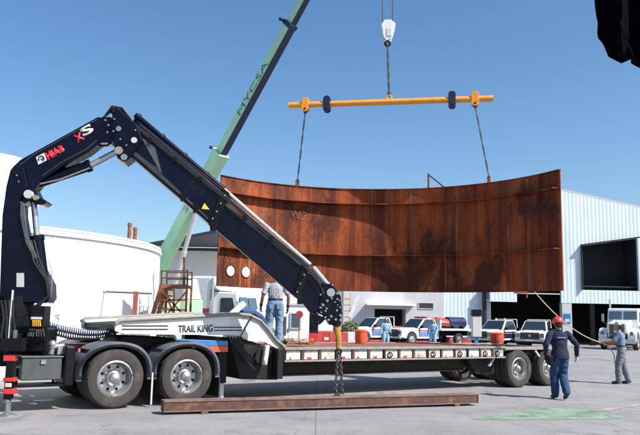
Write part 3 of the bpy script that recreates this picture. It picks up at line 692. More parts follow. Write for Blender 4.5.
ax_.build('axle', m_blackm, tr, smooth=True)
def fender(u, v0=-.03, v1=.66):
    out = [(-.69, .5), (-.69, .72), (-.60, .92), (-.42, 1.08), (-.2, 1.155), (0, 1.17), (.2, 1.155), (.42, 1.08), (.58, .92), (.66, .72), (.66, .5)]
    inn = [(-.60, .5), (-.60, .72), (-.52, .88), (-.37, 1.0), (-.18, 1.07), (0, 1.085), (.18, 1.07), (.37, 1.0), (.51, .88), (.57, .72), (.57, .5)]
    def dense(p):
        q = []
        for i in range(len(p)-1):
            p0, p1, p2, p3 = p[max(i-1, 0)], p[i], p[i+1], p[min(i+2, len(p)-1)]
            for k in range(4):
                t = k/4; q.append(tuple(.5*(2*p1[j]+(p2[j]-p0[j])*t+(2*p0[j]-5*p1[j]+4*p2[j]-p3[j])*t*t+(3*p1[j]-p0[j]-3*p2[j]+p3[j])*t**3) for j in (0, 1)))
        return q+[p[-1]]
    out, inn = dense(out), dense(inn)
    b = MB(); n = len(out)
    for i in range(n-1):                                              # outer lip and curved cover
        q = [(u+out[i][0], v0, out[i][1]), (u+out[i+1][0], v0, out[i+1][1]), (u+inn[i+1][0], v0, inn[i+1][1]), (u+inn[i][0], v0, inn[i][1])]
        b.prism(q, (0, .03, 0))
        k = .96; c = RT
        q = [(u+out[i][0], v0+.03, out[i][1]), (u+out[i+1][0], v0+.03, out[i+1][1]), (u+out[i+1][0]*k, v0+.03, c+(out[i+1][1]-c)*k), (u+out[i][0]*k, v0+.03, c+(out[i][1]-c)*k)]
        b.prism(q, (0, v1-v0-.03, 0))
    bmesh.ops.remove_doubles(b.bm, verts=b.bm.verts, dist=.0005)
    return b.build('fender', m_fender, tr, smooth=True, ang=50)
for u in (W1, W2): fender(u); fender(u, 1.86, 2.53)
for u in (.675, 2.03): MB().box(u-.012, u+.012, .0, .6, .12, .5).build('mudflap', m_hose, tr)
MB().bar((.66, -.045, .62), (.66, -.05, .05), .03, .02).build('flap_strap', m_grey, tr)
MB().box(-.70, -.66, -.05, -.032, 1.0, 1.06).build('marker_lamp', m_orange, tr)
# grey side box with lid, step, dark tank
bxp = TP(22, 357, .05); bx2 = TP(63, 380, .05)
MB().box(-1.58, -.93, .05, .7, .53, .9).build('side_box', m_box, tr, bevel=.02)
MB().box(-1.60, -.91, .03, .72, .902, .93).build('box_lid', m_box, tr, bevel=.008)
MB().box(-1.28, -1.2, .025, .048, .80, .87).build('box_latch', m_alu, tr)
MB().box(-1.72, -.85, .04, .5, .42, .46).build('step', m_blackm, tr); MB().bar((-1.6, .3, .46), (-1.6, .3, .72), .04, .04).build('step_bracket', m_blackm, tr); MB().bar((-1.0, .3, .46), (-1.0, .3, .72), .04, .04).build('step_bracket', m_blackm, tr)
MB().box(-.89, -.72, .02, .6, .42, 1.1).build('air_tank_guard', m_blackm, tr, bevel=.03)
hy = MB(); hy.cyl((-1.05, .35, .95), (-1.05, .35, 1.12), .07); hy.cyl((-1.2, .35, 1.05), (-.85, .3, 1.09), .055); hy.ball((-1.05, .33, 1.12), .075); hy.box(-.98, -.86, .2, .4, .95, 1.08)
hy.build('hydraulic_pump', m_alu, tr, smooth=True)
MB().box(-.65, .5, .95, 1.55, 1.002, 1.1).build('frame_plate', m_blackm, tr)
# fifth wheel and links under the neck
MB().prism([(x, .75, z) for x, z in [(.1, 1.0), (1.5, 1.0), (1.35, 1.22), (.3, 1.26)]], (0, 1.0, 0)).build('fifth_wheel', m_blackm, tr, bevel=.02)
q = [TP(x, y, .1) for x, y in ((176, 339), (228, 341), (228, 346), (203, 346), (196, 343), (188, 341), (176, 340.5))]; MB().prism(q, (0, .05, 0)).build('frame_side_panel', m_blue, tr, bevel=.004)
q = [TP(x, y, .1) for x, y in ((204, 346.4), (228, 346.4), (228, 352), (211, 352))]; MB().prism(q, (0, .05, 0)).build('frame_side_panel', m_orange, tr, bevel=.004)
# cab out of the picture on the left
cm = MB(); cm.box(-5.6, -3.1, .1, 2.4, .9, 2.9); cm.build('cab', m_navy, tr, bevel=.12)
MB().box(-4.6, -3.5, .085, .098, 1.9, 2.6).build('side_window', m_glass, tr); MB().box(-5.62, -5.602, .4, 2.1, 1.8, 2.6).build('windscreen', m_glass, tr)
dup_wheel(w0, (-4.6, .05, RT)); dup_wheel(w0, (-4.6, 2.45, RT), True)

tl = thing('lowboy_trailer', 'long lowboy trailer with a white gooseneck and worn red deck', 'trailer', TM)
NV = .18
top = [(115, 325), (119, 321.5), (150, 319.8), (190, 317.8), (236, 315), (249, 316.3), (260, 321.5), (268, 331), (276, 341.5), (284, 348)]
bot = [(284, 353), (275, 347.5), (264, 342), (254, 341.5), (249, 341), (242, 337), (232, 335.2), (150, 334.5), (124, 334), (115, 331)]
P_ = [TP(x, y, NV) for x, y in top+bot]
for s in (0, 1):
    MB().prism([V((p.x, NV + s*2.3, p.z)) for p in P_], (0, .05, 0)).build('gooseneck_side', m_white, tl, bevel=.006)
rp = [TP(x, y, NV) for x, y in top]
for s in (0, 1):
    MB().tube([V((p.x, NV-.03+s*2.4, p.z+.02)) for p in rp], .036, 10).build('gooseneck_rail', m_rail, tl, smooth=True)
nb = MB(); P2 = [TP(x, y+1.5, NV) for x, y in top[1:6]]; 
nb.prism([V((p.x, NV+.052, p.z-.03)) for p in P2]+[V((P2[-1].x, NV+.052, P2[-1].z-.3)), V((P2[0].x, NV+.052, P2[0].z-.12))], (0, 2.245, 0)); nb.build('gooseneck_plate', m_frame, tl)
MB().prism([V((x, NV+.06, z)) for x, z in [(2.3, 1.25), (2.75, 1.2), (3.2, 1.05), (3.47, .97), (3.47, .38), (2.6, .42)]], (0, 2.2, 0)).build('neck_box', m_frame, tl, bevel=.02)
bk = MB(); bk.cyl((3.02, NV-.02, .86), (3.02, NV+.3, .86), .14); bk.build('pivot_pin', m_frame, tl, smooth=True)
bk = MB(); a0 = TP(267, 345, .1); a1 = TP(264, 365, .1); bk.bar(a0, a1, .1, .1, (0, 1, 0)); bk.build('neck_strut', m_grey, tl, bevel=.02)
bk = MB(); a0 = TP(252, 316, .12); a1 = TP(238, 341, .12); bk.tube([a0, a1], .012); bk.build('brace_rod', m_blackm, tl)
# lines and lettering on the white neck
def tpv(px, py, v=NV-.004): return TP(px, py, v)
for (xa, xb, y) in ((122, 168, 325.8), (122, 168, 329.2), (214, 242, 327.3), (214, 242, 330.3)):
    a, b2 = tpv(xa, y, NV-.006), tpv(xb, y, NV-.006); MB().bar(a, b2, .006, .022, (0, 0, 1)).build('neck_stripe', m_blacktx, tl)
a, b2 = tpv(178, 332.6), tpv(212.5, 331.8); hh_ = (tpv(178, 325.2)-a).length
text('TRAIL KING', tl, m_blacktx, a, b2-a, (0, 0, 1), (b2-a).length, hh_, bold=.02)
a, b2 = tpv(243, 335.5), tpv(259, 334.5); text('TK 80 HDG', tl, m_blacktx, a, b2-a, (0, 0, 1), (b2-a).length, .05) if False else None
# landing leg at the front
lg = MB(); p = TP(222, 352, .35); lg.box(p.x-.09, p.x+.09, .3, .48, .35, 1.25); lg.build('landing_leg', m_blackm, tl)
lg = MB(); lg.box(p.x-.06, p.x+.06, .33, .45, .06, .348); lg.box(p.x-.14, p.x+.14, .26, .52, .0, .058); lg.build('leg_foot', m_grey, tl)
lg = MB(); lg.box(p.x-.09, p.x+.09, 2.1, 2.28, .06, 1.25); lg.build('landing_leg', m_blackm, tl)
# deck, side rails, frame
U0, U1 = 3.48, 10.02
dk = MB(); nbd = 11
for k in range(nbd): v0 = .18+k*(2.24/nbd); dk.box(U0, U1, v0+.006, v0+2.24/nbd-.006, .99, 1.045+random.uniform(-.004, .004))
dk.build('deck', m_deck, tl)
for s in (0, 1):
    y0, y1 = (.0, .175) if s == 0 else (2.425, 2.6)
    MB().box(U0, U1, y0, y1, 1.0, 1.055).build('rail_top', m_rail, tl, bevel=.006); MB().box(U0, U1, y0, y1, .755, .79).build('rail_bottom', m_rail, tl, bevel=.006)
    MB().box(U0, U1, (y0+.1 if s == 0 else y0+.03), (y0+.14 if s == 0 else y0+.07), .792, .998).build('rail_web', m_frame, tl)
n_p = 15; stp = (U1-U0)/n_p; pan0 = None
for k in range(n_p):
    u = U0+stp*k
    b = MB(); b.box(u+.06, u+stp-.03, .05, .098, .80, .99)
    pn = b.build('rail_panel', m_railw, tl, bevel=.006)
    MB().box(u+.14, u+stp*(.55 if k % 2 else .4), .042, .049, .80, .85).build('reflective_strip', m_red, pn)
    MB().box(u-.02, u+.03, .02, .098, .792, .998).build('stake_pocket', m_rustdk if k % 3 else m_frame, tl)
dr = MB()
for k in (6, 9, 11, 13, 14): dr.torus((U0+stp*k+.17, .03, .87), (.2, 1, 0), .06, .013, 14)
dr.build('lashing_ring', m_blackm, tl, smooth=True)
for v in (.5, 1.85):
    MB().prism([(x, v, z) for x, z in [(3.3, .46), (9.0, .46), (9.6, .75), (12.0, .8), (12.0, .9), (10.0, .95), (3.3, .95)]], (0, .16, 0)).build('main_beam', m_frame, tl, bevel=.01)
    MB().box(3.32, 9.0, v-.06, v+.22, .43, .458).build('beam_flange', m_rustdk, tl)
cm = MB()
for k in range(14): cm.box(3.7+k*.48, 3.78+k*.48, .15, 2.45, .8, .95)
cm.build('cross_bearer', m_frame, tl)
MB().box(3.32, 3.46, .02, 2.58, .42, 1.03).build('deck_nose', m_frame, tl, bevel=.02)
# rear frame over the wheels
for s in (0, 1): MB().box(10.03, 12.1, .02+s*2.3, .26+s*2.3, .955, 1.03).build('rear_rail', m_rail, tl, bevel=.008)
MB().box(12.0, 12.12, .262, 2.318, .85, 1.02).build('rear_bumper_beam', m_rail, tl); rb = MB()
for u in (10.1, 10.7, 11.1, 11.5): rb.box(u, u+.1, .262, 2.318, .86, 1.0)
rb.build('rear_cross_member', m_frame, tl)
vb = MB(); a, b2, c2 = TP(535, 350.5, .05), TP(545, 351.5, .05), TP(540.5, 358.5, .05)
vb.bar(a, c2, .04, .05, (0, 1, 0)); vb.bar(b2, c2, .04, .05, (0, 1, 0)); vb.build('hanger_bracket', m_railw, tl)
WR = .475
tw = add_wheel(tl, (10.52, .0, WR), WR, .26)
dup_wheel(tw, (11.72, .0, WR))
for u in (10.52, 11.72):
    dup_wheel(tw, (u, .32, WR)); dup_wheel(tw, (u, 2.6, WR), True); dup_wheel(tw, (u, 2.28, WR), True)
ax_ = MB()
for u in (10.52, 11.72): ax_.cyl((u, .2, WR), (u, 2.4, WR), .08); ax_.box(u-.45, u+.45, .7, .8, .56, .62); ax_.box(u-.45, u+.45, 1.8, 1.9, .56, .62)
ax_.build('axle', m_blackm, tl, smooth=True)
MB().prism([(x, .33, z) for x, z in [(8.8, .95), (9.95, .95), (9.95, .35), (9.3, .35)]], (0, .1, 0)).build('spare_guard', m_frame, tl)
sp = MB(); sp.bar(TP(495, 356, .12), TP(489, 366, .12), .03, .07, (0, 1, 0)); sp.build('guard_bracket', m_railw, tl)

hs = MB()
for k in range(4): hs.tube([TP(228+k*3, 336, .12), TP(232+k*3, 343, .1), TP(240+k*2, 352, .14), TP(250+k*2, 366-k*2, .1)], .016, 6)
hs.build('air_line', m_hose, tl, smooth=True)
# coiled hoses between tractor and trailer
def coil(a, b2, sag, r, turns, rt):
    pts = []; n = turns*10; a, b2 = V(a), V(b2); e = (b2-a).normalized(); s1 = e.cross(V((0, 0, 1))).normalized()
    for k in range(n+1):
        f = k/n; c = a.lerp(b2, f)+V((0, 0, -sag*4*f*(1-f))); th = 2*math.pi*turns*f
        pts.append(c+s1*math.cos(th)*r+V((0, 0, 1))*math.sin(th)*r)
    return pts
HB0 = TM @ TP(45, 323, .8); HB1 = TM @ TP(118, 328, .6)
b = MB(); b.tube(coil(TP(45, 324, 1.0), TP(119, 329.5, .8), .1, .062, 34, .011), .012, 6)
b.bm.transform(TM)
solo(b, 'coiled_air_hose', mat('dark_blue_hose', (.02, .035, .09), .45), 'dark coiled air hose stretched between the tractor and the gooseneck', 'hose', TM @ TP(45, 324, 1.0), smooth=True)
b = MB(); b.tube(coil(TP(47, 329, 1.25), TP(116, 331.5, 1.1), .14, .05, 30, .011), .012, 6); b.bm.transform(TM)
solo(b, 'coiled_air_hose', m_hose, 'second coiled air hose hanging lower behind the first', 'hose', TM @ TP(47, 329, 1.25), smooth=True)

# ================================================================== BLACK KNUCKLE BOOM CRANE
bd = V((.995, .1, 0)).normalized(); bn = V((-bd.y, bd.x, 0)); BO = TO+td*(-1.4)+tn*1.25; BO.z = 1.0
BM_ = frame(BO, bd, bn); BMi = BM_.inverted()
def BP(px, py, wv=0): return BMi @ on_plane(px, py, BO+bn*wv, bn)
kc = thing('knuckle_boom_crane', 'big black knuckle boom crane folded over the trailer', 'crane', BM_)
def plate(name, pts, w0, w1, m=m_black, bevel=.02, parent=kc):
    q = [BP(x, y, w0) for x, y in pts]
    return MB().prism(q, (0, w1-w0, 0)).build(name, m, parent, bevel=bevel)
def pin(px, py, rpx, w0, w1, m=m_brass, name='pin', parent=kc):
    c = BP(px, py, w0); r = rpx/53.; return MB().cyl((c.x, w0, c.z), (c.x, w1, c.z), r, seg=20).build(name, m, parent, smooth=True)
colm = plate('column', [(-1, 303), (2, 215), (6, 186), (10, 170), (15, 164), (24, 168), (28, 186), (20, 199), (20, 215), (25, 240), (36, 260), (49, 284), (49.5, 298), (46, 303)], -.26, .26)
plate('column_rib', [(20, 201), (24, 203), (27, 235), (38, 258), (34, 259), (25, 242), (20, 218)], -.31, -.262, m_box, .01)
plate('warning_label', [(16.5, 273), (24, 273), (24, 287), (16.5, 287)], -.268, -.262, m_grey, 0)
# base and slewing parts
bse = MB(); bse.box(-.45, .45, -.75, .75, -.03, .42); bse.build('crane_base', m_blackm, kc, bevel=.04)
bse = MB(); c = BP(15, 300); bse.lathe([(.42, .40), (.42, .6), (.34, .62), (.34, .95)], (c.x, 0, 0), (0, 0, 1), 28); bse.build('slewing_ring', m_blackm, kc, smooth=True)
bse = MB(); bse.box(-.28, .28, -1.36, 1.2, .05, .3); bse.build('outrigger_beam', m_blackm, kc, bevel=.02)
# lift cylinder
def ram(name, a, b2, c2, r1, r2, wv=0, parent=kc):
    A, B, C = (BP(*a, wv), BP(*b2, wv), BP(*c2, wv))
    br = MB(); br.cyl(A, B, r1, seg=20); e = (B-A).normalized(); br.cyl(B-e*.09, B, r1*1.15, seg=20); o = br.build(name, m_black, parent, smooth=True)
    MB().cyl(B, C, r2, seg=18).build('ram_rod', m_chrome, o, smooth=True); return o
ram('lift_ram', (44, 292), (37, 236), (33.3, 197), .115, .056, -.02)
plate('link_arm', [(24, 186), (34, 188), (38, 196), (45, 200), (47, 202), (42, 205), (36, 204), (30, 200), (22, 205), (19, 201), (24, 194)], -.2, .2, m_black, .02)
pin(28, 194, 4.2, -.3, .3, m_grey); pin(35.5, 197.5, 2.6, -.27, .27, m_brass)
# inner boom
ib_ = plate('inner_boom', [(12, 167), (20, 159.5), (97, 117), (111, 116.5), (117, 128), (116, 139), (110, 142), (100, 142.5), (88, 152), (64, 165), (42, 180), (34, 189), (24, 194), (14, 190)], -.19, .19, m_black, .025)
plate('boom_weld_rib', [(22, 172), (97, 131), (97, 132.5), (22, 173.6)], -.196, -.192, m_blackm, 0) if False else None
def btext(s, pa, pb_, pc_, m, bold=.0, parent=kc, wv=-.194, shear=0, name='lettering'):
    a, b2, c3 = BP(*pa, wv), BP(*pb_, wv), BP(*pc_, wv); x = b2-a; y = c3-a; y = y-x*(y.dot(x)/x.dot(x))
    return text(s, parent, m, a, x, y, x.length, y.length, depth=.004, bold=bold, shear=shear, name=name)
m_redtx = mat('bright_red_lettering', (.75, .02, .04), .45, var=.03); m_whtx = mat('white_lettering', (.8, .8, .8), .45, var=.03)
btext('HIAB', (48.0, 160.2), (65.3, 150.8), (44.6, 153.4), m_redtx, .075, ib_)
ps = [BP(x, y, -.194) for x, y in ((36.0, 157.2), (44.2, 152.8), (46.8, 160.2), (38.4, 164.6))]
MB().prism(ps, (0, -.004, 0)).build('emblem_plate', m_whtx, ib_)
cc = sum(ps, V())/4; em = MB()
arc = [V((cc.x+math.cos(a)*.05, -.2, cc.z+math.sin(a)*.05)) for a in [R(-60+k*26) for k in range(12)]]
em.tube(arc, .013, 6); em.tube([V((cc.x-.01, -.2, cc.z-.02)), V((cc.x+.03, -.2, cc.z+.005)), V((cc.x+.045, -.2, cc.z-.03))], .012, 6)
em.build('emblem', m_blacktx, ib_)
btext('X', (77, 143.4), (85.2, 138.6), (75, 134.8), m_redtx, .03, ib_); btext('S', (83.5, 137.2), (94.6, 131), (80, 128.6), m_whtx, .03, ib_)
hd = BP(103, 141, -.2)
hb_ = MB(); hb_.tube([BP(97, 143, -.1), BP(100, 145.5, -.1), BP(107, 145.5, -.1), BP(112, 142, -.1)], .02); hb_.build('grab_rail', m_blackm, kc, smooth=True)
# outer boom ram
ram('jib_ram', (33, 184.5), (91, 165.2), (119, 150.5), .105, .06, 0)
tb = MB(); tb.tube([BP(40, 184, -.2), BP(60, 179.5, -.2), BP(90, 168, -.17)], .018); tb.build('ram_pipe', m_alu, kc, smooth=True)
# knuckle joint
plate('knuckle', [(112, 113), (116, 108), (121, 110.5), (137, 125), (143, 140), (131, 157), (124, 162), (117, 158), (114, 146), (112, 128)], -.25, .25, m_black, .025)
pin(118.7, 150.3, 4.0, -.29, .29, m_brass); pin(118.5, 128.5, 2.6, -.28, .28, m_alu); pin(134, 140, 3, -.28, .28, m_grey); pin(124, 157, 3.2, -.26, .26, m_alu)
kb = MB()
for (x, y, r) in ((113, 112, 2.6), (118, 110, 2.8), (122, 114, 2), (126, 118, 2.2), (110, 120, 2), (111, 123, 1.6), (129, 121, 1.8)):
    kb = MB(); c = BP(x, y, -.1); kb.ball(c, r/55., 8); kb.build('hydraulic_fitting', m_blackm, kc, smooth=True)
hs = MB()
for k in range(4):
    o_ = k*.05; hs.tube([BP(104-k, 117+k, -.1+o_), BP(112, 106+k*1.5, -.12+o_), BP(122, 108+k*1.5, -.12+o_), BP(131, 119+k, -.1+o_), BP(136, 130, -.1+o_)], .018)
hs.build('hydraulic_hose', m_hose, kc, smooth=True)
# outer boom sections
s1 = plate('outer_boom', [(131, 124), (138, 120), (225, 190.5), (222, 205), (211, 226.5), (206, 221), (129, 155)], -.2, .2, m_black, .025)
plate('boom_sheen_decal', [(141, 137), (155, 147), (162, 174), (158, 168)], -.207, -.203, m_box, 0, s1) if True else None  # grey wedge: a reflection on the black paint, put in as colour
plate('boom_sheen_decal', [(134, 151), (160, 170), (160.5, 173), (206, 215.5), (206, 217), (132, 154)], -.207, -.203, mat('dark_trim', (.02, .02, .03), .6), 0, s1)
wt = plate('warning_triangle', [(204.5, 203), (209.5, 209.5), (201.5, 208.8)], -.207, -.203, mat('warning_yellow', (.8, .55, .03), .5), 0, s1)
plate('boom_collar', [(223, 187), (230, 193), (216, 229), (208, 224)], -.235, .235, m_blackm, .015)
s2 = plate('extension_boom', [(222, 199), (306, 265.5), (297, 298), (212, 226)], -.165, .165, m_black, .02)
plate('extension_trim', [(226, 203.5), (303, 264.5), (302, 267), (225.2, 206)], -.17, -.167, m_box, 0, s2)
plate('boom_collar', [(303, 260), (309.5, 265), (300.5, 300), (294, 295)], -.2, .2, m_blackm, .015)
s3 = plate('extension_tip', [(304, 268), (330, 289), (322, 312), (311, 313), (299, 298)], -.13, .13, m_black, .02)
plate('boom_head', [(322, 283), (333, 284), (341, 296), (342.5, 315), (338, 325), (330, 325), (325, 316), (318, 313)], -.16, .16, m_black, .025)
# top cylinders: dark barrel then polished part
def offc(px, py, wv): return BP(px, py, wv)
tb = MB(); tb.cyl(BP(135.5, 115, -.08), BP(224, 190, -.08), .055, seg=16); tb.build('extension_ram', m_black, kc, smooth=True)
tb = MB(); tb.cyl(BP(224, 190, -.08), BP(310, 265, -.08), .05, seg=16); tb.build('extension_rod', m_chrome, kc, smooth=True)
tb = MB(); tb.cyl(BP(313, 267.5, -.08), BP(332, 290, -.08), .055, seg=16); tb.build('extension_rod', m_chrome, kc, smooth=True)
tb = MB(); tb.cyl(BP(230, 200, -.16), BP(300, 259, -.16), .026, seg=10); tb.build('pipe', m_rustp, kc, smooth=True)
tb = MB()
for t_ in (.03, .3, .55, .8, .98): 
    p = BP(135.5, 115, -.08).lerp(BP(224, 190, -.08), t_); e = (BP(224, 190)-BP(135.5, 115)).normalized(); tb.cyl(p-e*.03, p+e*.03, .072, seg=16)
tb.build('ram_clamp', m_blackm, kc, smooth=True)
for px, py in ((138, 118), (180, 154), (222, 190)):
    MB().bar(BP(px, py+1, -.08), BP(px-3, py+7, -.08), .12, .06, (0, 1, 0)).build('ram_bracket', m_blackm, kc)
for px, py in ((183.5, 196), (196, 207.5), (213, 226), (300, 299)):
    b = MB(); p = BP(px, py, -.19); b.box(p.x-.05, p.x+.05, -.26, -.12, p.z-.1, p.z+.05); b.cyl((p.x-.02, -.27, p.z), (p.x-.02, -.2, p.z), .035); b.build('boom_lug', m_blackm, kc)
pin(331, 292.5, 4.2, -.24, -.17, m_chrome, 'sheave_cap'); 
fi = MB()
for k in range(34):
    px, py = random.uniform(314, 341), random.uniform(292, 322)
    if py < 292+(322-px)*.9 or (py > 314 and px < 325): continue
    p = BP(px, py, -.17); MB().cyl((p.x, -.2, p.z), (p.x, -.16, p.z), random.uniform(.012, .026), seg=8).build('hydraulic_fitting', m_alu, kc, smooth=True)
hs = MB()
for k in range(6):
    a = BP(305+k*2, 296+k, -.1+k*.03); c3 = BP(332-k*2, 312+k, -.1+k*.03)
    hs.tube([a, a.lerp(c3, .35)+V((-.05, 0, -.22-.03*k)), a.lerp(c3, .75)+V((0, 0, -.2)), c3], .02)
hs.build('hydraulic_hose', m_hose, kc, smooth=True)
hs = MB()
for k in range(3): hs.tube([BP(28+3*k, 240, -.28), BP(34+3*k, 262, -.3), BP(46+k, 280, -.3), BP(48, 296, -.28), BP(36-k*3, 310, -.3)], .018)
hs.build('hydraulic_hose', m_hose, kc, smooth=True)
# hose bundle, clips, bolts and weld beads on the booms
hs = MB()
for k in range(4):
    o_ = .02*k; hs.tube([BP(128+k, 121, -.21), BP(160, 147.5-k*1.3, -.225), BP(200, 180-k*1.3, -.225), BP(226, 200-k*1.3, -.24), BP(262, 231-k*1.3, -.2), BP(300, 262-k*1.3, -.22), BP(318, 282-k, -.2), BP(326, 296+k*2, -.18)], .012, 6)
hs.build('hydraulic_hose', m_hose, kc, smooth=True)
for px, py in ((152, 141), (176, 160), (201, 180), (246, 218), (272, 239)):
    p = BP(px, py, -.2); MB().box(p.x-.05, p.x+.02, -.245, -.165, p.z-.04, p.z+.06).build('hose_clip', m_blackm, kc, bevel=.006)
bo_ = MB()
for px, py in ((213, 219), (217, 212), (221, 204), (225, 196), (297, 292), (300, 284), (304, 275), (115, 120), (114, 132), (121, 140), (127, 146), (136, 131), (20, 182), (18, 176), (106, 121), (109, 126), (108, 133)):
    p = BP(px, py, -.19); MB().cyl((p.x, -.262, p.z), (p.x, -.17, p.z), .017, seg=8).build('bolt_head', m_alu, kc, smooth=True)
wb_ = MB()
for pts_ in ([(97, 119.5), (33, 155), (16, 168)], [(97, 140), (86, 149.5), (62, 162), (42, 176)]): wb_.tube([BP(x, y, -.192) for x, y in pts_], .008, 6)
wb_.build('weld_bead', m_box, ib_, smooth=True)
wb_ = MB()
for pts_ in ([(140, 124.5), (222, 192.5)], [(134, 152), (208, 219)]): wb_.tube([BP(x, y, -.202) for x, y in pts_], .008, 6)
wb_.build('weld_bead', m_box, s1, smooth=True)
hk_ = MB(); hk_.tube([BP(337, 320, 0), BP(337, 326, 0)], .06, 10); hk_.build('swivel', m_blackm, kc, smooth=True)
th_ = MB(); th_.tube([BP(49, 262, -.1), BP(52, 272, -.1), BP(51.5, 296, -.1)], .008); th_.build('wire', m_alu, kc)
# control valves
vv = -1.0
def VP(px, py): return BMi @ (TM @ TP(px, py, .25))
a, b2 = VP(29, 327.5), VP(47, 306); y0 = a.y
MB().box(a.x, b2.x, y0, y0+.4, a.z, b2.z).build('valve_block', m_blackm, kc, bevel=.02)
lv = MB()
for k in range(5):
    p = VP(35+k*2.0, 326); q = VP(35+k*2.0, 320.5); lv.cyl((p.x, y0-.06, p.z), (q.x, y0-.09, q.z), .013, seg=8)
lv.build('control_lever', mat('yellow_lever', (.85, .45, .02), .4), kc, smooth=True)
lv = MB(); p = VP(32, 319.3); q = VP(44, 317); lv.box(p.x, q.x, y0-.05, y0-.005, p.z, q.z); lv.build('lever_rack', m_grey, kc)
hs = MB()
for k in range(7):
    p = VP(30+k*2.2, 328); q = VP(22+k*4, 344); hs.tube([(p.x, y0+.05, p.z), ((p.x+q.x)/2+.04, y0-.03-.02*(k % 3), (p.z+q.z)/2), (q.x, y0+.1, q.z)], .018)
hs.build('hydraulic_hose', m_hose, kc, smooth=True)
MB().box(VP(28, 345).x, VP(50, 345).x, y0+.05, y0+.5, VP(30, 352).z, VP(30, 328).z).build('oil_tank', m_blackm, kc, bevel=.03)
# stabiliser leg on the near side
def LP(px, py): return BMi @ (TM @ TP(px, py, -.12))
c0 = LP(10, 352); yl = c0.y
def legbox(n, xa, xb, ya, yb, m, ex=0): 
    p, q = LP(xa, yb), LP(xb, ya); return MB().box(p.x, q.x, yl-.07-ex, yl+.07+ex, p.z, q.z).build(n, m, kc, bevel=.012)
legbox('stabiliser_sleeve', 4, 17, 352, 399, m_blackm)
legbox('stabiliser_band', 3.5, 17.5, 354.5, 361, m_red, .008); legbox('stabiliser_band', 3.5, 17.5, 377, 381.5, m_red, .008); legbox('stabiliser_band', 3.5, 17.5, 388, 394, m_red, .008)
legbox('stabiliser_plate', 6, 14, 382.5, 387, m_grey, .01)
legbox('stabiliser_foot', 6, 11, 399, 415, m_alu); p = LP(8.5, 416); MB().lathe([(.14, 0), (.14, .03), (.06, .06)], (p.x, yl, -1.0), (0, 0, 1), 18).build('foot_pad', m_alu, kc, smooth=True)
legbox('stabiliser_tube', 8, 12, 290, 351.5, m_grey, -.03)
legbox('lamp', 13, 18, 330, 345, m_glassb, -.02)
hs = MB()
for k in range(4): hs.tube([LP(1+k*4, 300), LP(4+k*3, 318), LP(1+k*5, 336), LP(5+k*3, 354)], .017)
hs.build('hydraulic_hose', m_hose, kc, smooth=True)
legbox('side_frame', 0, 27, 338, 351, m_blackm, .05)
# yellow hook sling and chain down to the girder
hp = BM_ @ BP(336.5, 324, 0); gt_ = .5; ce = V((hp.x+.06, hp.y-.12, .25)); 
hk = thing('yellow_sling', 'yellow lifting sling hanging from the black crane tip', 'sling', Matrix.Translation((hp.x, hp.y, hp.z-.5)))
hm = V((hp.x+.05, hp.y, hp.z-.47))
b = MB(); b.loft([hp+V((0, 0, .03)), hp+V((.0, 0, -.1)), hp.lerp(hm, .5)+V((.02, 0, 0)), hm], [(.05, .03), (.07, .035), (.05, .03), (.055, .03)], side=(1, 0, 0), seg=10); b.build('webbing', m_yel2, hk, world=True, smooth=True)
b = MB(); b.torus(hp+V((0, 0, .02)), (0, 1, 0), .07, .022); b.torus(hm+V((0, 0, -.05)), (0, 1, 0), .05, .017); b.build('hook_ring', m_blackm, hk, world=True, smooth=True)
def chain(b, a, c2, lk=.075, r=.011):
    a, c2 = V(a), V(c2); e = (c2-a).normalized(); n = max(2, int((c2-a).length/(lk*.72))); s1 = e.orthogonal().normalized(); s2 = e.cross(s1)
    for k in range(n+1): b.torus(a.lerp(c2, k/n), s1 if k % 2 else s2, lk*.33, r, 12, stretch=(e, 1.55))
b = MB(); chain(b, hm+V((-.02, 0, -.09)), ce+V((-.06, -.05, 0))); chain(b, hm+V((.03, 0, -.09)), ce+V((.07, .03, 0))); b.ball(ce+V((.02, 0, -.02)), (.09, .05, .045))
solo(b, 'lifting_chain', mat('dark_chain_steel', (.09, .085, .09), .45, .6), 'dark steel chain hanging from the yellow sling down to the rusty girder', 'chain', ce, smooth=True)

# rusty girder on two blocks
GA = V((-2.55, 12.12, 0)); GB = V((3.24, 14.38, 0)); ge = (GB-GA).normalized(); gn = V((-ge.y, ge.x, 0)); GLn = (GB-GA).length
GM = frame(V((GA.x, GA.y, .045)), ge, gn)
gi = thing('steel_girder', 'long flat rusty steel girder lying on blocks in front of the trailer', 'girder', GM)
MB().box(0, GLn, 0, .3, .0, .018).build('bottom_flange', m_brownb, gi); MB().box(0, GLn, 0, .3, .165, .185).build('top_flange', m_brownb, gi)
MB().box(0, GLn, .012, .027, .019, .164).build('web', m_rustdk, gi); MB().box(0, GLn, .235, .25, .019, .164).build('web', m_rustdk, gi)
MB().box(-.012, -.001, 0, .3, 0, .185).build('end_plate', m_rustdk, gi); MB().box(GLn+.001, GLn+.012, 0, .3, 0, .185).build('end_plate', m_rustdk, gi)
for k, t_ in enumerate((.11, .92)):
    b = MB(); m_ = GM @ Matrix.Translation((GLn*t_, .13, -.045)); b.box(-.06, .06, -.16, .16, 0, .043); b.bm.transform(m_)
    solo(b, 'support_block', m_rustdk, ('wooden block under the left end of the rusty girder', 'wooden block under the right end of the rusty girder')[k], 'block', m_.translation.copy(), 'blocks under the girder')

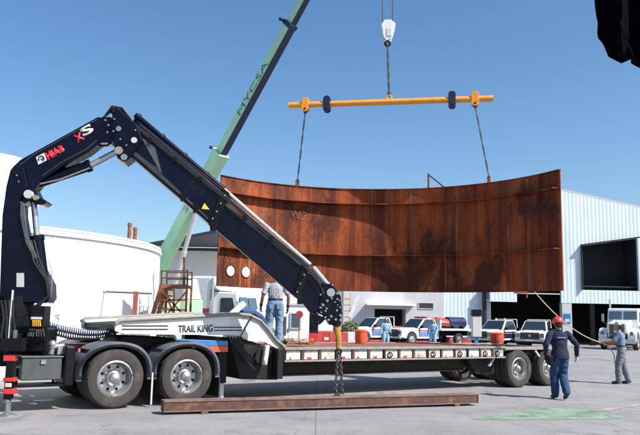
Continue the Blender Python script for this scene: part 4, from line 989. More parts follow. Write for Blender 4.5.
# ================================================================== RUSTY SHELL PLATE, SPREADER BAR, SLINGS
PC = V((1.12, 15.28, 0)); PR = 5.25; pax = math.atan2(.17, .985)      # axis of the plate leans right by pax
HA = R(57.0); PZ0, PZ1 = 2.46, 5.48
def PP(ang, z, r=PR): a = pax+ang; return V((PC.x+math.sin(a)*r, PC.y+math.cos(a)*r, z))
def ang_at(px):                                                        # angle on the plate under a picture column
    lo, hi = -HA, HA
    for _ in range(40):
        m_ = (lo+hi)/2; p = PP(m_, 4)-CP; x = 320+CAM_F*p.dot(cr)/p.dot(cf)
        if x < px: lo = m_
        else: hi = m_
    return lo
pm = PP(0, PZ0)
pn_ = thing('shell_plate', 'huge curved rusty steel tank plate hanging from the yellow bar', 'steel plate', Matrix.Translation(PP(0, PZ0)))
A0, A1 = -HA, R(58.5)
def arcband(b, a0, a1, z0, z1, r0, r1, n=96, zt=None):
    """solid curved band between radii r0 and r1"""
    cols = []
    for k in range(n+1):
        a = a0+(a1-a0)*k/n
        cols.append([b.bm.verts.new(PP(a, z, r)) for z, r in ((z0, r0), (z1, r0), (z1, r1), (z0, r1))])
    for k in range(n):
        for j in range(4): b.bm.faces.new((cols[k][j], cols[k+1][j], cols[k+1][(j+1) % 4], cols[k][(j+1) % 4]))
    b.bm.faces.new(cols[0]); b.bm.faces.new(cols[-1][::-1]); return b
pb0 = arcband(MB(), A0, A1, PZ0, PZ1, PR, PR+.025).build('plate', m_rust, pn_, world=True, smooth=True, ang=60)
# two round manholes cut through at the lower left
for hx, hy in ((232.3, 271), (247.5, 272)):
    a = ang_at(hx); z = on_plane(hx, hy, PP(a, 3), (PP(a, 0)-PC).normalized()).z
    c = MB(); c.cyl(PP(a, z, PR-.3), PP(a, z, PR+.3), .145, seg=28); co_ = c.build('tmp', m_rust, pn_, world=True)
    bo = pb0.modifiers.new('b', 'BOOLEAN'); bo.operation = 'DIFFERENCE'; bo.object = co_; bo.solver = 'EXACT'
    dg = bpy.context.evaluated_depsgraph_get(); me = bpy.data.meshes.new_from_object(pb0.evaluated_get(dg)); pb0.modifiers.clear(); pb0.data = me; bpy.data.objects.remove(co_)
    rg = MB(); n_ = (PP(a, 0, 1)-PP(a, 0, 0)).normalized(); rg.torus(PP(a, z, PR-.012), n_, .155, .014, 28); rg.build('manhole_rim', m_rust, pn_, world=True, smooth=True)
me = pb0.data
for p_ in me.polygons: p_.use_smooth = False
zf1, zf2 = PZ1-.47, 3.49
arcband(MB(), A0+.01, A1-.01, zf1, zf1+.02, PR-.2, PR-.001).build('stiffener_ring', m_rust, pn_, world=True)
arcband(MB(), A0+.01, A1-.01, zf2, zf2+.02, PR-.2, PR-.001).build('stiffener_ring', m_rust, pn_, world=True)
arcband(MB(), A0+.0, A1, PZ1+.001, PZ1+.02, PR-.03, PR+.05).build('edge_strip', m_rust, pn_, world=True)
arcband(MB(), ang_at(318), A1-.4, PZ0-.03, PZ0-.001, PR-.08, PR+.02).build('lower_lip', m_rust, pn_, world=True) if False else None
# repair patch round the manholes
a0_, a1_ = ang_at(225), ang_at(257)
for e_ in (a0_, a1_): 
    arcband(MB(), e_-.002, e_+.002, 2.62, 3.2, PR-.012, PR-.001, 2).build('weld_seam', m_rust, pn_, world=True)
for hx, hy, l in ((296, 184, 0), (490, 180, 1)):
    a = ang_at(hx); b = MB(); t_ = V((math.cos(pax+a), -math.sin(pax+a), 0))
    b.prism([PP(a, PZ1+.02, PR-.01)+t_*.07*i+V((0, 0, j)) for i, j in ((-1, 0), (1, 0), (.6, .15), (-.6, .15))], (PP(a, 0, PR+.02)-PP(a, 0, PR)).normalized()*.02); b.build('lifting_lug', m_rustdk if l == 0 else m_yellow, pn_, world=True)
a = ang_at(428.5); b = MB(); p0 = PP(a, PZ1+.02); p1 = p0+V((-.0, 0, .42)); p2 = PP(ang_at(444), PZ1+.02)
b.bar(p0, p1, .05, .05); b.bar(p1+V((.02, 0, -.04)), p2, .035, .035); b.build('edge_bracket', m_rustdk, pn_, world=True)
a = ang_at(521); b = MB(); p0 = PP(ang_at(515), PZ0-.02, PR-.05); p1 = PP(ang_at(527), PZ0-.02, PR-.05)
b.bar(p0, p1, .1, .05); b.bar(p1, p1+V((0, 0, -.14)), .03, .03); b.build('sunlit_bottom_lip', mat('sunlit_orange_rust', (.7, .25, .12), .6), pn_, world=True)  # plate's bottom lip; its bright orange is sunlight put into the colour
# faded chalk marks on the plate
def plate_text(s, px, py, wdt, hgt):
    a = ang_at(px); z = on_plane(px, py, PP(a, 3), (PP(a, 0)-PC).normalized()).z
    t_ = V((math.cos(pax+a), -math.sin(pax+a), 0)); o = text(s, pn_, m_chalk, PP(a, z, PR), t_, (0, 0, 1), wdt, hgt, world=True, depth=.002, bold=-.012, name='paint_mark')
    off_ = RM[pn_.name].translation                                    # wrap the mark onto the curved plate
    for v in o.data.vertices:
        p = v.co+off_-PC; q_ = V((p.x, p.y, 0)); d_ = (q_.length-PR)*.0; v.co = q_.normalized()*(PR-.014)+V((PC.x, PC.y, v.co.z+off_.z))-off_
plate_text('1003', 219, 257, .42, .17)
plate_text('W2', 289, 219, .5, .26)

# spreader bar
za = PP(ang_at(296), 0); zb_ = PP(ang_at(490), 0)
YA, YB = za.y, zb_.y
EA = at_y(289, 105.5, YA+.0); EB = at_y(493, 98.5, YB)
sb = thing('spreader_bar', 'orange yellow spreader bar with round lugs above the rusty plate', 'spreader bar', Matrix.Translation((EA+EB)/2))
b = MB(); b.cyl(EA, EB, .088, seg=22); b.build('tube', m_yellow, sb, world=True, smooth=True)
se = (EB-EA).normalized(); sn = V((-se.y, se.x, 0)).normalized()
def at_t(px):
    lo, hi = 0., 1.
    for _ in range(40):
        m_ = (lo+hi)/2; p = EA.lerp(EB, m_)-CP; x = 320+CAM_F*p.dot(cr)/p.dot(cf)
        if x < px: lo = m_
        else: hi = m_
    return EA.lerp(EB, lo)
def lug(px, m, up, dn):
    p = at_t(px); q = []
    wd = .105
    for k in range(9): a = math.pi*k/8; q.append(p+se*math.cos(a)*wd+V((0, 0, up+math.sin(a)*.08)))
    for k in range(9): a = math.pi+math.pi*k/8; q.append(p+se*math.cos(a)*wd+V((0, 0, -dn+math.sin(a)*.08)))
    MB().prism([v-sn*.1 for v in q], sn*.04).build('lug', m, sb, world=True, bevel=.008)
    MB().prism([v+sn*.06 for v in q], sn*.04).build('lug', m, sb, world=True, bevel=.012)
    MB().cyl(p+V((0, 0, -dn))-sn*.108, p+V((0, 0, -dn))+sn*.108, .03).build('lug_hole', m_blackm, sb, world=True)
    return p
lA = lug(305.5, m_yellow, .13, .14); lB = lug(475, m_yellow, .13, .14); lug(327, m_navy, .16, .17); lug(452, m_navy, .16, .17)
MID = at_t(389)
b = MB(); b.torus(MID+V((0, 0, .14)), sn, .07, .025); b.box(0, 0.001, 0, .001, 0, .001); b.build('lifting_eye', m_yellow, sb, world=True, smooth=True)
# slings to the plate
def sling(name, a, c2, label, r=.013, grp=None):
    a, c2 = V(a), V(c2); t = thing(name, label, 'sling', Matrix.Translation(c2), grp); off = (c2-a).cross(V((0, 1, 0))).normalized()*.018
    b = MB(); n = 14
    for s in (-1, 1):
        b.tube([a.lerp(c2, k/n)+off*s*math.cos(k*1.1)*(.9 if 0 < k < n else .3) for k in range(n+1)], r, 7)
    b.build('cable', m_sling, t, world=True, smooth=True)
    for p in (a, c2): MB().torus(p, (0, 1, 0), .045, .015, 14, stretch=((c2-a), 1.4)).build('shackle', m_sling, t, world=True, smooth=True)
    return t
sling('wire_sling', lA+V((0, 0, -.2)), PP(ang_at(296), PZ1+.14), 'dark wire sling from the left end of the yellow bar to the rusty plate', grp='slings holding the plate')
sling('wire_sling', lB+V((0, 0, -.2)), PP(ang_at(490), PZ1+.14), 'dark wire sling from the right end of the yellow bar to the rusty plate', grp='slings holding the plate')
YM = MID.y
hkp = at_y(387.5, 42, YM)
sling('wire_sling', hkp+V((0, 0, -.1)), MID+V((0, 0, .24)), 'short dark sling between the white hook block and the yellow bar', .022, grp='slings holding the plate')
# hook block
hbk = thing('hook_block', 'white crane hook block hanging from two cables', 'hook block', Matrix.Translation(hkp))
b = MB(); q = [at_y(x, y, YM) for x, y in ((381, 26), (384, 21.5), (390, 21), (395, 25), (394, 33), (391, 41), (386, 42), (383, 38))]
b.prism([v+V((0, -.13, 0)) for v in q], (0, .04, 0)); b.prism([v+V((0, .09, 0)) for v in q], (0, .04, 0)); b.build('cheek_plate', m_white, hbk, world=True, bevel=.01)
b = MB(); c = at_y(387.5, 29, YM); b.lathe([(.17, -.085), (.19, -.06), (.15, 0), (.19, .06), (.17, .085)], c, (0, 1, 0), 24); b.build('sheave', m_grey, hbk, world=True, smooth=True)
b = MB(); c = at_y(388.5, 34, YM); b.box(c.x-.07, c.x+.07, c.y-.145, c.y-.132, c.z-.12, c.z+.12); b.build('marking', m_grey, hbk, world=True)
b = MB(); b.cyl(hkp+V((0, 0, .12)), hkp+V((0, 0, .02)), .05); b.torus(hkp+V((0, 0, -.05)), (0, 1, 0), .075, .028); b.build('hook', m_blackm, hbk, world=True, smooth=True)

# ================================================================== GREEN TELESCOPIC CRANE
BTIP = at_y(389, -158, YM-.1)                                          # boom head straight above the hook
BB = at_y(147, 290, 28.6)
gd = (BTIP-BB); GL = gd.length; gdn = gd.normalized()
gs = V((gdn.y, -gdn.x, 0)).normalized()                                 # sideways, one way
if gs.x > 0: gs = -gs                                                    # towards the camera's left
gu = gs.cross(gdn)
if gu.z < 0: gu = -gu
def g_at(py):
    lo, hi = 0., 1.
    for _ in range(40):
        m_ = (lo+hi)/2; p = BB.lerp(BTIP, m_)-CP; y = 217.5-CAM_F*p.dot(cu)/p.dot(cf)
        if y > py: lo = m_
        else: hi = m_
    return lo
t1, t2 = g_at(154), g_at(25)
gc = thing('mobile_crane', 'pale green telescopic mobile crane reaching up behind the trailer', 'crane', place(BB.x, BB.y, 0, R(20)))
def section(t0, t3, wd, ht, name='boom_section', m=m_green):
    p0, p1 = BB.lerp(BTIP, t0), BB.lerp(BTIP, t3)
    q = [p0+gs*wd/2*i+gu*ht/2*j for i, j in ((-1, -1), (1, -1), (1, 1), (-1, 1))]
    o = MB().prism(q, p1-p0).build(name, m, gc, world=True, bevel=.015); return o
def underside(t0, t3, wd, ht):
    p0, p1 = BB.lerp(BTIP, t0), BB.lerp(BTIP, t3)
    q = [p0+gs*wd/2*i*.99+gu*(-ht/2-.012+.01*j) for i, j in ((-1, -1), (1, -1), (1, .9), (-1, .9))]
    MB().prism(q, p1-p0).build('boom_underside_shade', m_navy, gc, world=True)  # thin navy strip: shade under the boom put into colour
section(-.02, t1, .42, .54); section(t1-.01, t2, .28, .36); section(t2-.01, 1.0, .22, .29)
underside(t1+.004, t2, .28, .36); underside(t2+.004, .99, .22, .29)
for tt, wd, ht in ((t1, .48, .6), (t2, .36, .45)):
    p = BB.lerp(BTIP, tt); q = [p-gdn*.08+gs*wd/2*i+gu*ht/2*j for i, j in ((-1, -1), (1, -1), (1, 1), (-1, 1))]
    MB().prism(q, gdn*.16).build('boom_collar', m_green if tt == t1 else m_navy, gc, world=True, bevel=.02)
    b = MB(); b.bar(p+gu*ht*.45-gs*wd*.6, p+gu*ht*.75+gs*wd*.2, .05, .05); b.cyl(p+gu*(ht*.5+.05)-gs*.3, p+gu*(ht*.5+.05)+gs*.3, .06); b.build('cable_guide', m_navy, gc, world=True)
hd_ = MB(); hd_.prism([BTIP+gs*.2*i+gu*j+gdn*k for i, j, k in ((-1, -.25, -.3), (-1, .3, -.3), (-1, .3, .3), (-1, -.35, .3))], -gs*-.0+gs*.4); hd_.build('boom_head', m_green, gc, world=True)
def side_text(s, ta, tb_, wd, ht, fr, m):
    p0, p1 = BB.lerp(BTIP, ta), BB.lerp(BTIP, tb_); o_ = p0+gs*(wd/2+.004)-gu*ht*fr/2
    x = gdn; y = gu
    if x.cross(y).dot(gs) < 0: pass
    text(s, gc, m, o_, x, y, (p1-p0).length, ht*fr, world=True, depth=.003, bold=.0)
side_text('MYCSA', g_at(115), g_at(63), .28, .36, .72, m_greentx)
side_text('20', g_at(212), g_at(196), .42, .54, .5, m_greentx); side_text('H', g_at(243), g_at(236), .58, .72, .6, m_greentx) if False else None
# lift ram
ra, rb_ = at_y(170, 300, 27.6), BB.lerp(BTIP, g_at(205))+gu*-.34
b = MB(); b.cyl(ra, ra.lerp(rb_, .55), .11, seg=16); b.build('lift_ram', m_grey, gc, world=True, smooth=True)
b = MB(); b.cyl(ra.lerp(rb_, .55), rb_, .085, seg=16); b.cyl(rb_-gs*.3, rb_+gs*.3, .09); b.build('lift_rod', m_grey, gc, world=True, smooth=True)
# carrier, turntable and cab
MB().box(-7.2, 2.4, -1.25, 1.25, .7, 1.3).build('carrier', m_green, gc, bevel=.05)
MB().box(-1.2, 2.0, -1.1, 1.1, 1.302, 2.2).build('turntable', m_green, gc, bevel=.05)
MB().box(-.5, .4, -.36, .36, 2.202, 3.3).build('boom_foot', m_green, gc, bevel=.04) if False else None
c = RM[gc.name].inverted() @ at_y(191, 309, 26.5)
MB().box(c.x-.35, c.x+.35, c.y-.5, c.y+.5, 1.302, c.z+.34).build('operator_cab', m_green, gc, bevel=.05)
MB().hexa([(c.x-.28, c.y-.5, c.z+.345), (c.x+.28, c.y-.5, c.z+.345), (c.x+.28, c.y+.45, c.z+.345), (c.x-.28, c.y+.45, c.z+.345)], [(c.x-.22, c.y-.4, c.z+1.1), (c.x+.12, c.y-.4, c.z+1.1), (c.x+.12, c.y+.4, c.z+1.1), (c.x-.22, c.y+.4, c.z+1.1)]).build('cab_top', m_white, gc, bevel=.03)
w0 = add_wheel(gc, (-1.2, -1.28, .55), .55, .35, m_tyredk, 0)
for x in (.6, -4.6, -6.2): dup_wheel(w0, (x, -1.28, .55))
for x in (-1.2, .6, -4.6, -6.2): dup_wheel(w0, (x, 1.28, .55), True)
# hoist cables from the boom head to the hook block
for k, (px, l) in enumerate(((381.5, 'left of the two hoist cables holding the white hook block'), (391.5, 'right of the two hoist cables holding the white hook block'))):
    b = MB(); q = at_y(px+1, 26, YM); b.cyl(q, V((q.x-.03+.06*k, q.y, BTIP.z)), .016, seg=8)
    solo(b, 'hoist_cable', m_sling, l, 'cable', q, 'hoist cables of the green crane')

# rusty stair tower and pipe gate behind the trailer
SY = 21.0
def SP(px, py): return at_y(px, py, SY)
st = thing('access_stair', 'rusty steel access stair with open treads below the green boom', 'stair', place(SP(170, 300).x, SY))
so_ = lambda p, dy=0: V((p.x, p.y+dy, p.z))
b = MB()
for dy in (0, .75):
    for px in (161.5, 187): q = SP(px, 286); b.bar((q.x, SY+dy, 0), (q.x, SY+dy, q.z), .06, .06)
    q0, q1 = SP(161, 286), SP(188, 286); b.bar(so_(q0, dy), so_(q1, dy), .05, .1)
b.build('frame', m_rustp, st, world=True)
q0, q1 = SP(161, 286), SP(188, 286); MB().box(q0.x, q1.x, SY+.04, SY+.71, q0.z-.02, q0.z+.02).build('platform', m_rustdk, st, world=True)
for dy in (0, .75):
    b = MB()
    for py in (271, 278): b.bar(so_(SP(161, py), dy), so_(SP(188, py), dy), .035, .035)
    for px in (161.5, 187.5): b.bar(so_(SP(px, 286), dy), so_(SP(px, 270), dy), .04, .04)
    b.build('guard_rail', m_rustdk, st, world=True)
MB().bar(SP(184, 257), SP(184, 286), .06, .06).build('post', m_rustdk, st, world=True)
b = MB()
for dy in (.0, .7): b.bar(so_(SP(162, 284), dy), so_(SP(148, 330), dy), .04, .12)
b.build('stringer', m_rustp, st, world=True)
b = MB()
for k in range(7): q = SP(162, 286).lerp(SP(148, 330), (k+.5)/7); b.box(q.x-.02, q.x+.3, SY+.03, SY+.7, q.z-.015, q.z+.015)
b.build('tread', m_rustp, st, world=True)
b = MB()
for (a, c3) in (((163, 292), (186, 318)), ((186, 292), (164, 318)), ((163, 300), (187, 300)), ((163, 310), (187, 310)), ((174, 287), (174, 325)), ((168, 300), (180, 330))): b.bar(SP(*a), SP(*c3), .05, .05, (0, 1, 0))
b.build('brace', mat('orange_rust', (.5, .16, .06), .7, var=.2), st, world=True)
GY = 17.4
pg = thing('pipe_frame', 'thin rusty pipe goalpost frame in front of the white storage tank', 'frame', place(at_y(120, 300, GY).x, GY))
b = MB(); a, c3 = at_y(104.5, 291.5, GY), at_y(152, 293.5, GY); b.tube([a, c3], .028, 8); b.build('crossbar', mat('grey_rust_pipe', (.3, .25, .23), .6), pg, world=True, smooth=True)
q = at_y(97.5, 335, GY); b = MB(); b.tube([a, V((q.x-.1, GY, 0))], .02, 8); b.ball(a, .045, 8); b.build('post', m_grey, pg, world=True, smooth=True)
q = at_y(136, 291.5, GY); b = MB(); b.bar((q.x, GY, 0), (q.x, GY, q.z), .11, .06); b.build('post', mat('faded_red_paint', (.42, .13, .1), .6, var=.2), pg, world=True)

# ================================================================== SMALL THINGS ON THE DECK
def LT(u, v, h): return TM @ V((u, v, h))
DZ = 1.05
def on_deck(px, py): return on_ground(px, py, DZ)
for (px, py, l, r) in ((361, 343.5, 'orange bucket on the deck in front of the silver pickup', .16), (497, 343.5, 'orange tub near the rear end of the trailer deck', .2)):
    p = on_deck(px, py); t = thing('bucket', l, 'bucket', Matrix.Translation(p), 'orange buckets on the deck'); hgt = .3 if r < .18 else .27
    MB().lathe([(r*.8, 0), (r, hgt), (r*1.06, hgt), (r*1.06, hgt-.03)] if False else [(.001, 0), (r*.88, 0), (r, hgt*.35), (r*.98, hgt), (r*1.04, hgt), (r*1.04, hgt+.02), (r*.7, hgt+.05), (.001, hgt+.06)], (0, 0, 0), (0, 0, 1), 22).build('body', m_orange, t, smooth=True)
    MB().tube([(math.cos(a)*r, -.02, hgt+math.sin(a)*-.06) for a in [math.pi*k/8 for k in range(9)]], .008, 6).build('handle', m_alu, t)
p = on_deck(299, 346.5); b = MB()
for k in range(9):
    pts = []; c = V((p.x+random.uniform(-.25, .25), p.y+random.uniform(-.12, .12), DZ+.03+.012*k))
    a0 = random.uniform(0, 6); 
    for j in range(9): a = a0+j*.55; pts.append(c+V((math.cos(a)*random.uniform(.12, .3), math.sin(a)*random.uniform(.06, .14), random.uniform(0, .05))))
    b.loft(pts, [(.006, .03)]*9, side=(0, 0, 1), seg=6)
solo(b, 'strap_pile', m_yel2, 'tangled heap of yellow lashing straps on the front of the deck', 'straps', (p.x, p.y, DZ))
p = on_deck(280, 346); b = MB()
for k in range(6):
    pts = [p+V((-.2+.06*j+random.uniform(-.03, .03), random.uniform(-.1, .1), .04+random.uniform(0, .07))) for j in range(7)]; b.tube(pts, .016, 6)
solo(b, 'cable_pile', mat('dark_green_cable', (.05, .07, .05), .6), 'small dark heap of cable beside the yellow straps', 'cable', tuple(p), smooth=True)
# pale pole leaning on the neck, blue cloth and stuff on the neck
a, c3 = TM @ TP(227.5, 318, .5), TM @ TP(244, 303, .5)
b = MB(); b.bar(a, c3, .13, .1); solo(b, 'pale_pole', m_wwall, 'pale square post lying slanted across the gooseneck', 'post', tuple(a), bevel=.008)
b = MB(); q = [TM @ TP(x, y, 1.3) for x, y in ((240, 312), (250, 312.5), (258, 317), (264, 323))]
b.loft(q, [(.06, .18), (.1, .25), (.09, .22), (.05, .15)], side=(0, 0, 1), seg=10)
solo(b, 'blue_cloth', mat('blue_cloth', (.04, .08, .2), .85, var=.3, bump=.4), 'crumpled blue cloth bundle on the curve of the gooseneck', 'cloth', tuple(q[1]), smooth=True)

# dark canvas hanging into the picture from the top right
CY = 5.0
edge0 = [(590, -40), (593, -5), (599.5, 20), (600.5, 37), (606, 46), (610, 55), (615, 57), (622, 60)]
edge = []
for (xa, ya), (xb, yb) in zip(edge0, edge0[1:]):
    for k in range(5): edge.append((xa+(xb-xa)*k/5, ya+(yb-ya)*k/5))
edge.append(edge0[-1])
b = MB(); cols_ = []
for i in range(81):
    f = i/80; row = []
    for (x, y) in edge:
        xx = x+(690-x)*f; yy_ = y if y < 0 else y+12*f*math.sin(f*5)
        pth = at_y(xx, yy_, CY); pth.y += .06*math.sin(f*19+y*.02)+.02*math.sin(f*47+y*.09)+.03*mnoise.noise((f*9, y*.08, 1)); row.append(b.bm.verts.new(pth))
    cols_.append(row)
for i in range(80):
    for j in range(len(edge)-1): b.bm.faces.new((cols_[i][j], cols_[i+1][j], cols_[i+1][j+1], cols_[i][j+1]))
bmesh.ops.solidify(b.bm, geom=b.bm.faces[:], thickness=.015)
p = at_y(620, 10, CY)
solo(b, 'canvas_sheet', m_canvas, 'dark crumpled canvas sheet hanging down at the top right corner', 'canvas', tuple(p), smooth=True)
# ================================================================== PEOPLE
def person(m, label, J, cl, vox=.011, grp=None, helmet=None, hair=True):
    """J: joints in body axes (x right, y forward, z up), cl: clothing materials. Body is one remeshed skin; clothes are separate shells."""
    t = thing('person', label, 'person', m, grp)
    g_ = lambda k: V(J[k])
    def torso(b, add, top=True, f0=-.1, f1=1.0):
        pe, nk = g_('pelvis'), g_('neck'); sd = (g_('sho_r')-g_('sho_l')).normalized()
        prof = [(-.12, .10, .09), (-.06, .155, .112), (.0, .17, .12), (.22, .148, .10), (.45, .158, .112), (.68, .18, .118), (.84, .185, .105), (.94, .12, .085), (1.0, .062, .06)]
        pr = [p for p in prof if f0 <= p[0] <= f1]
        b.loft([pe+(nk-pe)*f for f, _, _ in pr], [(a+add, c+add) for _, a, c in pr], side=sd, seg=20)
    def limb(b, ks, rad, add=0, ext=0):
        pts = [g_(k) for k in ks]; P = []; Rr = []
        for i in range(len(pts)-1):
            for f in (0, .25, .5, .75): P.append(pts[i].lerp(pts[i+1], f)); Rr.append(rad[i]+(rad[i+1]-rad[i])*f+(.008*math.sin(f*math.pi) if rad[i] > .05 else .004*math.sin(f*math.pi)))
        P.append(pts[-1]); Rr.append(rad[-1]); b.loft(P, [r+add for r in Rr], seg=12); b.ball(P[0], (rad[0]+add)*.99, 10); b.ball(P[-1], (rad[-1]+add)*.99, 10)
    def hand(b, s, add=0):
        wr, el = g_('wri_'+s), g_('elb_'+s); d = (J['hd_'+s] if ('hd_'+s) in J else (wr-el)); d = V(d).normalized()
        inn = V(J.get('pn_'+s, ((-1 if s == 'r' else 1), 0, 0))); inn = (inn-d*inn.dot(d)).normalized(); sd = d.cross(inn)
        if sd.y < 0: sd = -sd                                         # thumb side points forward
        if 'th_'+s in J: 
            if sd.dot(V(J['th_'+s])) < 0: sd = -sd
        curl = J.get('curl', .5)
        b.loft([wr-d*.02, wr+d*.02, wr+d*.06, wr+d*.1], [(.026+add, .02+add), (.034+add, .018+add), (.043+add, .016+add), (.041+add, .014+add)], side=sd, seg=12)
        for k, L in enumerate((.072, .082, .077, .06)):
            p = wr+d*.098+sd*(.031-.021*k); dd = (d+sd*(.1-.07*k)).normalized(); pts = [p]; a = 0
            for q in range(3):
                a += curl*(.5 if q == 0 else .8); pts.append(pts[-1]+(dd*math.cos(a)+inn*math.sin(a))*L*(.42, .32, .26)[q])
            b.loft(pts, [.0092+add, .0088+add, .0082+add, .006+add], seg=8)
        p = wr+d*.035+sd*.034; b.loft([p-sd*.012, p+sd*.02+d*.025+inn*.008, p+sd*.032+d*.052+inn*.018, p+sd*.036+d*.072+inn*.028], [.014+add, .0125+add, .011+add, .008+add], seg=8)
    b = MB(); torso(b, -.012)
    hc = g_('head'); fw = V(J.get('face', (0, 1, 0))).normalized(); rt = fw.cross(V((0, 0, 1))).normalized(); up = rt.cross(fw)
    b.loft([g_('neck')-V((0, 0, .03)), g_('neck').lerp(hc, .6)], [.058, .054], seg=12)
    hm_ = Matrix.Identity(4)
    for i, a in enumerate((rt, fw, up)):
        for j in range(3): hm_[j][i] = a[j]
    hm_.translation = hc
    h = MB(); h.ball((0, -.01, .03), (.076, .095, .09), 16); h.loft([(0, .02, .02), (0, .03, -.05), (0, .045, -.1), (0, .05, -.118)], [(.068, .07), (.06, .062), (.042, .045), (.025, .03)], side=(1, 0, 0), seg=14)
    h.loft([(0, .085, .02), (0, .098, -.005), (0, .108, -.028), (0, .092, -.04)], [(.009, .01), (.012, .014), (.017, .014), (.014, .008)], side=(1, 0, 0), seg=8)
    for s in (-1, 1): h.ball((s*.079, -.005, -.005), (.012, .02, .033), 8); h.ball((s*.033, .072, .036), (.024, .012, .008), 8)
    h.loft([(-.026, .082, -.066), (0, .09, -.064), (.026, .082, -.066)], [.006, .009, .006], seg=8)
    h.bm.transform(hm_); me = bpy.data.meshes.new('x'); h.bm.to_mesh(me); h.bm.free(); b.bm.from_mesh(me); bpy.data.meshes.remove(me)
    for s in 'lr':
        limb(b, ['sho_'+s, 'elb_'+s, 'wri_'+s], [.052, .041, .027]); limb(b, ['hip_'+s, 'kne_'+s, 'ank_'+s], [.082, .054, .037])
        hand(b, s); a, to = g_('ank_'+s), g_('toe_'+s); b.loft([a-(to-a)*.3+V((0, 0, -.02)), a+V((0, 0, -.03)), a.lerp(to, .6)+V((0, 0, -.01)), to], [(.032, .035), (.038, .045), (.042, .03), (.03, .02)], side=(1, 0, 0), seg=12)
    body = b.build('body', cl.get('skin', m_skin), t, remesh=vox)
    if vox < .02:
        for s in (-1, 1): MB().ball(hm_ @ V((s*.033, .083, .022)), (.012, .009, .009), 10).build('eye', m_white, t, smooth=True)
    # clothes
    b = MB(); torso(b, .016, f0=-.13, f1=.95); sl_ = cl.get('sleeve', 1)
    for s in 'lr':
        if sl_ == 1: limb(b, ['sho_'+s, 'elb_'+s, 'wri_'+s], [.06, .05, .04], .008)
        else:
            pts = [g_('sho_'+s), g_('sho_'+s).lerp(g_('elb_'+s), .82)]; b.loft([pts[0], pts[0].lerp(pts[1], .5), pts[1]], [.068, .066, .07], seg=14); b.ball(pts[0], .068, 10)
    if 'collar' in cl: b.torus(g_('neck')+V((0, 0, .0)), (0, .2, 1), .064, .022)
    sh = folds(b.build('shirt', cl['top'], t, remesh=vox), cl.get('fold', .009))
    b = MB(); torso(b, .02, f0=-.13, f1=.23)
    for s in 'lr': limb(b, ['hip_'+s, 'kne_'+s, 'ank_'+s], [.1, .082, .072], .01)
    folds(b.build('trousers', cl['leg'], t, remesh=vox), cl.get('fold', .009))
    pe, nk = g_('pelvis'), g_('neck'); c = pe+(nk-pe)*.2; sd = (g_('sho_r')-g_('sho_l')).normalized()
    b = MB(); b.loft([c-V((0, 0, .022)), c+V((0, 0, .022))], [(.178, .13), (.178, .13)], side=sd, seg=24); b.build('belt', m_boot, t, smooth=True)
    for s in 'lr':
        a, to = g_('ank_'+s), g_('toe_'+s); b = MB()
        b.loft([a+V((0, 0, .08)), a, a+V((0, 0, -.05))], [.054, .056, .054], seg=12)
        b.loft([a-(to-a)*.36+V((0, 0, -.035)), a+V((0, 0, -.035)), a.lerp(to, .6)+V((0, 0, -.012)), to+V((0, 0, .008)), to+(to-a)*.08], [(.04, .036), (.05, .05), (.052, .043), (.046, .034), (.028, .02)], side=(1, 0, 0), seg=14)
        b.build('boot', m_boot, t, remesh=vox)
        if 'glove' in cl:
            gm = cl['glove'] if not isinstance(cl['glove'], dict) else cl['glove'].get(s)
            if gm: b = MB(); hand(b, s, .005); wr = g_('wri_'+s); el = g_('elb_'+s); d = (wr-el).normalized(); b.loft([wr-d*.06, wr+d*.01], [.046, .036], seg=12); b.build('glove', gm, t, remesh=vox*.9)
    if helmet:
        b = MB(); b.lathe([(.122, -.0), (.124, .03), (.113, .075), (.08, .115), (.03, .134), (.001, .137)], (0, -.005, .04), (0, 0, 1), 24)
        b.loft([(0, .08, .043), (0, .15, .035), (0, .175, .028)], [(.11, .008), (.085, .007), (.04, .005)], side=(1, 0, 0), seg=12)
        b.loft([(0, -.125, .05), (0, -.09, .125), (0, 0, .182), (0, .09, .13), (0, .12, .06)], [(.016, .012)]*5, side=(1, 0, 0), seg=8)
        b.lathe([(.132, 0), (.135, .01), (.12, .016)], (0, -.005, .034), (0, 0, 1), 24)
        b.bm.transform(hm_); b.build('helmet', helmet, t, smooth=True)
    if hair:
        b = MB(); b.loft([(0, -.03, -.06), (0, -.045, -.02), (0, -.03, .05), (0, -.015, .1), (0, -.01, .125)], [(.066, .06), (.08, .075), (.084, .086), (.066, .07), (.02, .02)], side=(1, 0, 0), seg=16); b.bm.transform(hm_); b.build('hair', m_hair, t, smooth=True)
    if 'cap' in cl:
        b = MB(); b.lathe([(.094, 0), (.097, .03), (.08, .075), (.03, .1), (.001, .102)], (0, -.01, .045), (0, 0, 1), 22); b.loft([(0, .06, .05), (0, .14, .045), (0, .17, .035)], [(.07, .007), (.06, .006), (.03, .004)], side=(1, 0, 0), seg=10); b.bm.transform(hm_); b.build('cap', cl['cap'], t, smooth=True)
    return t
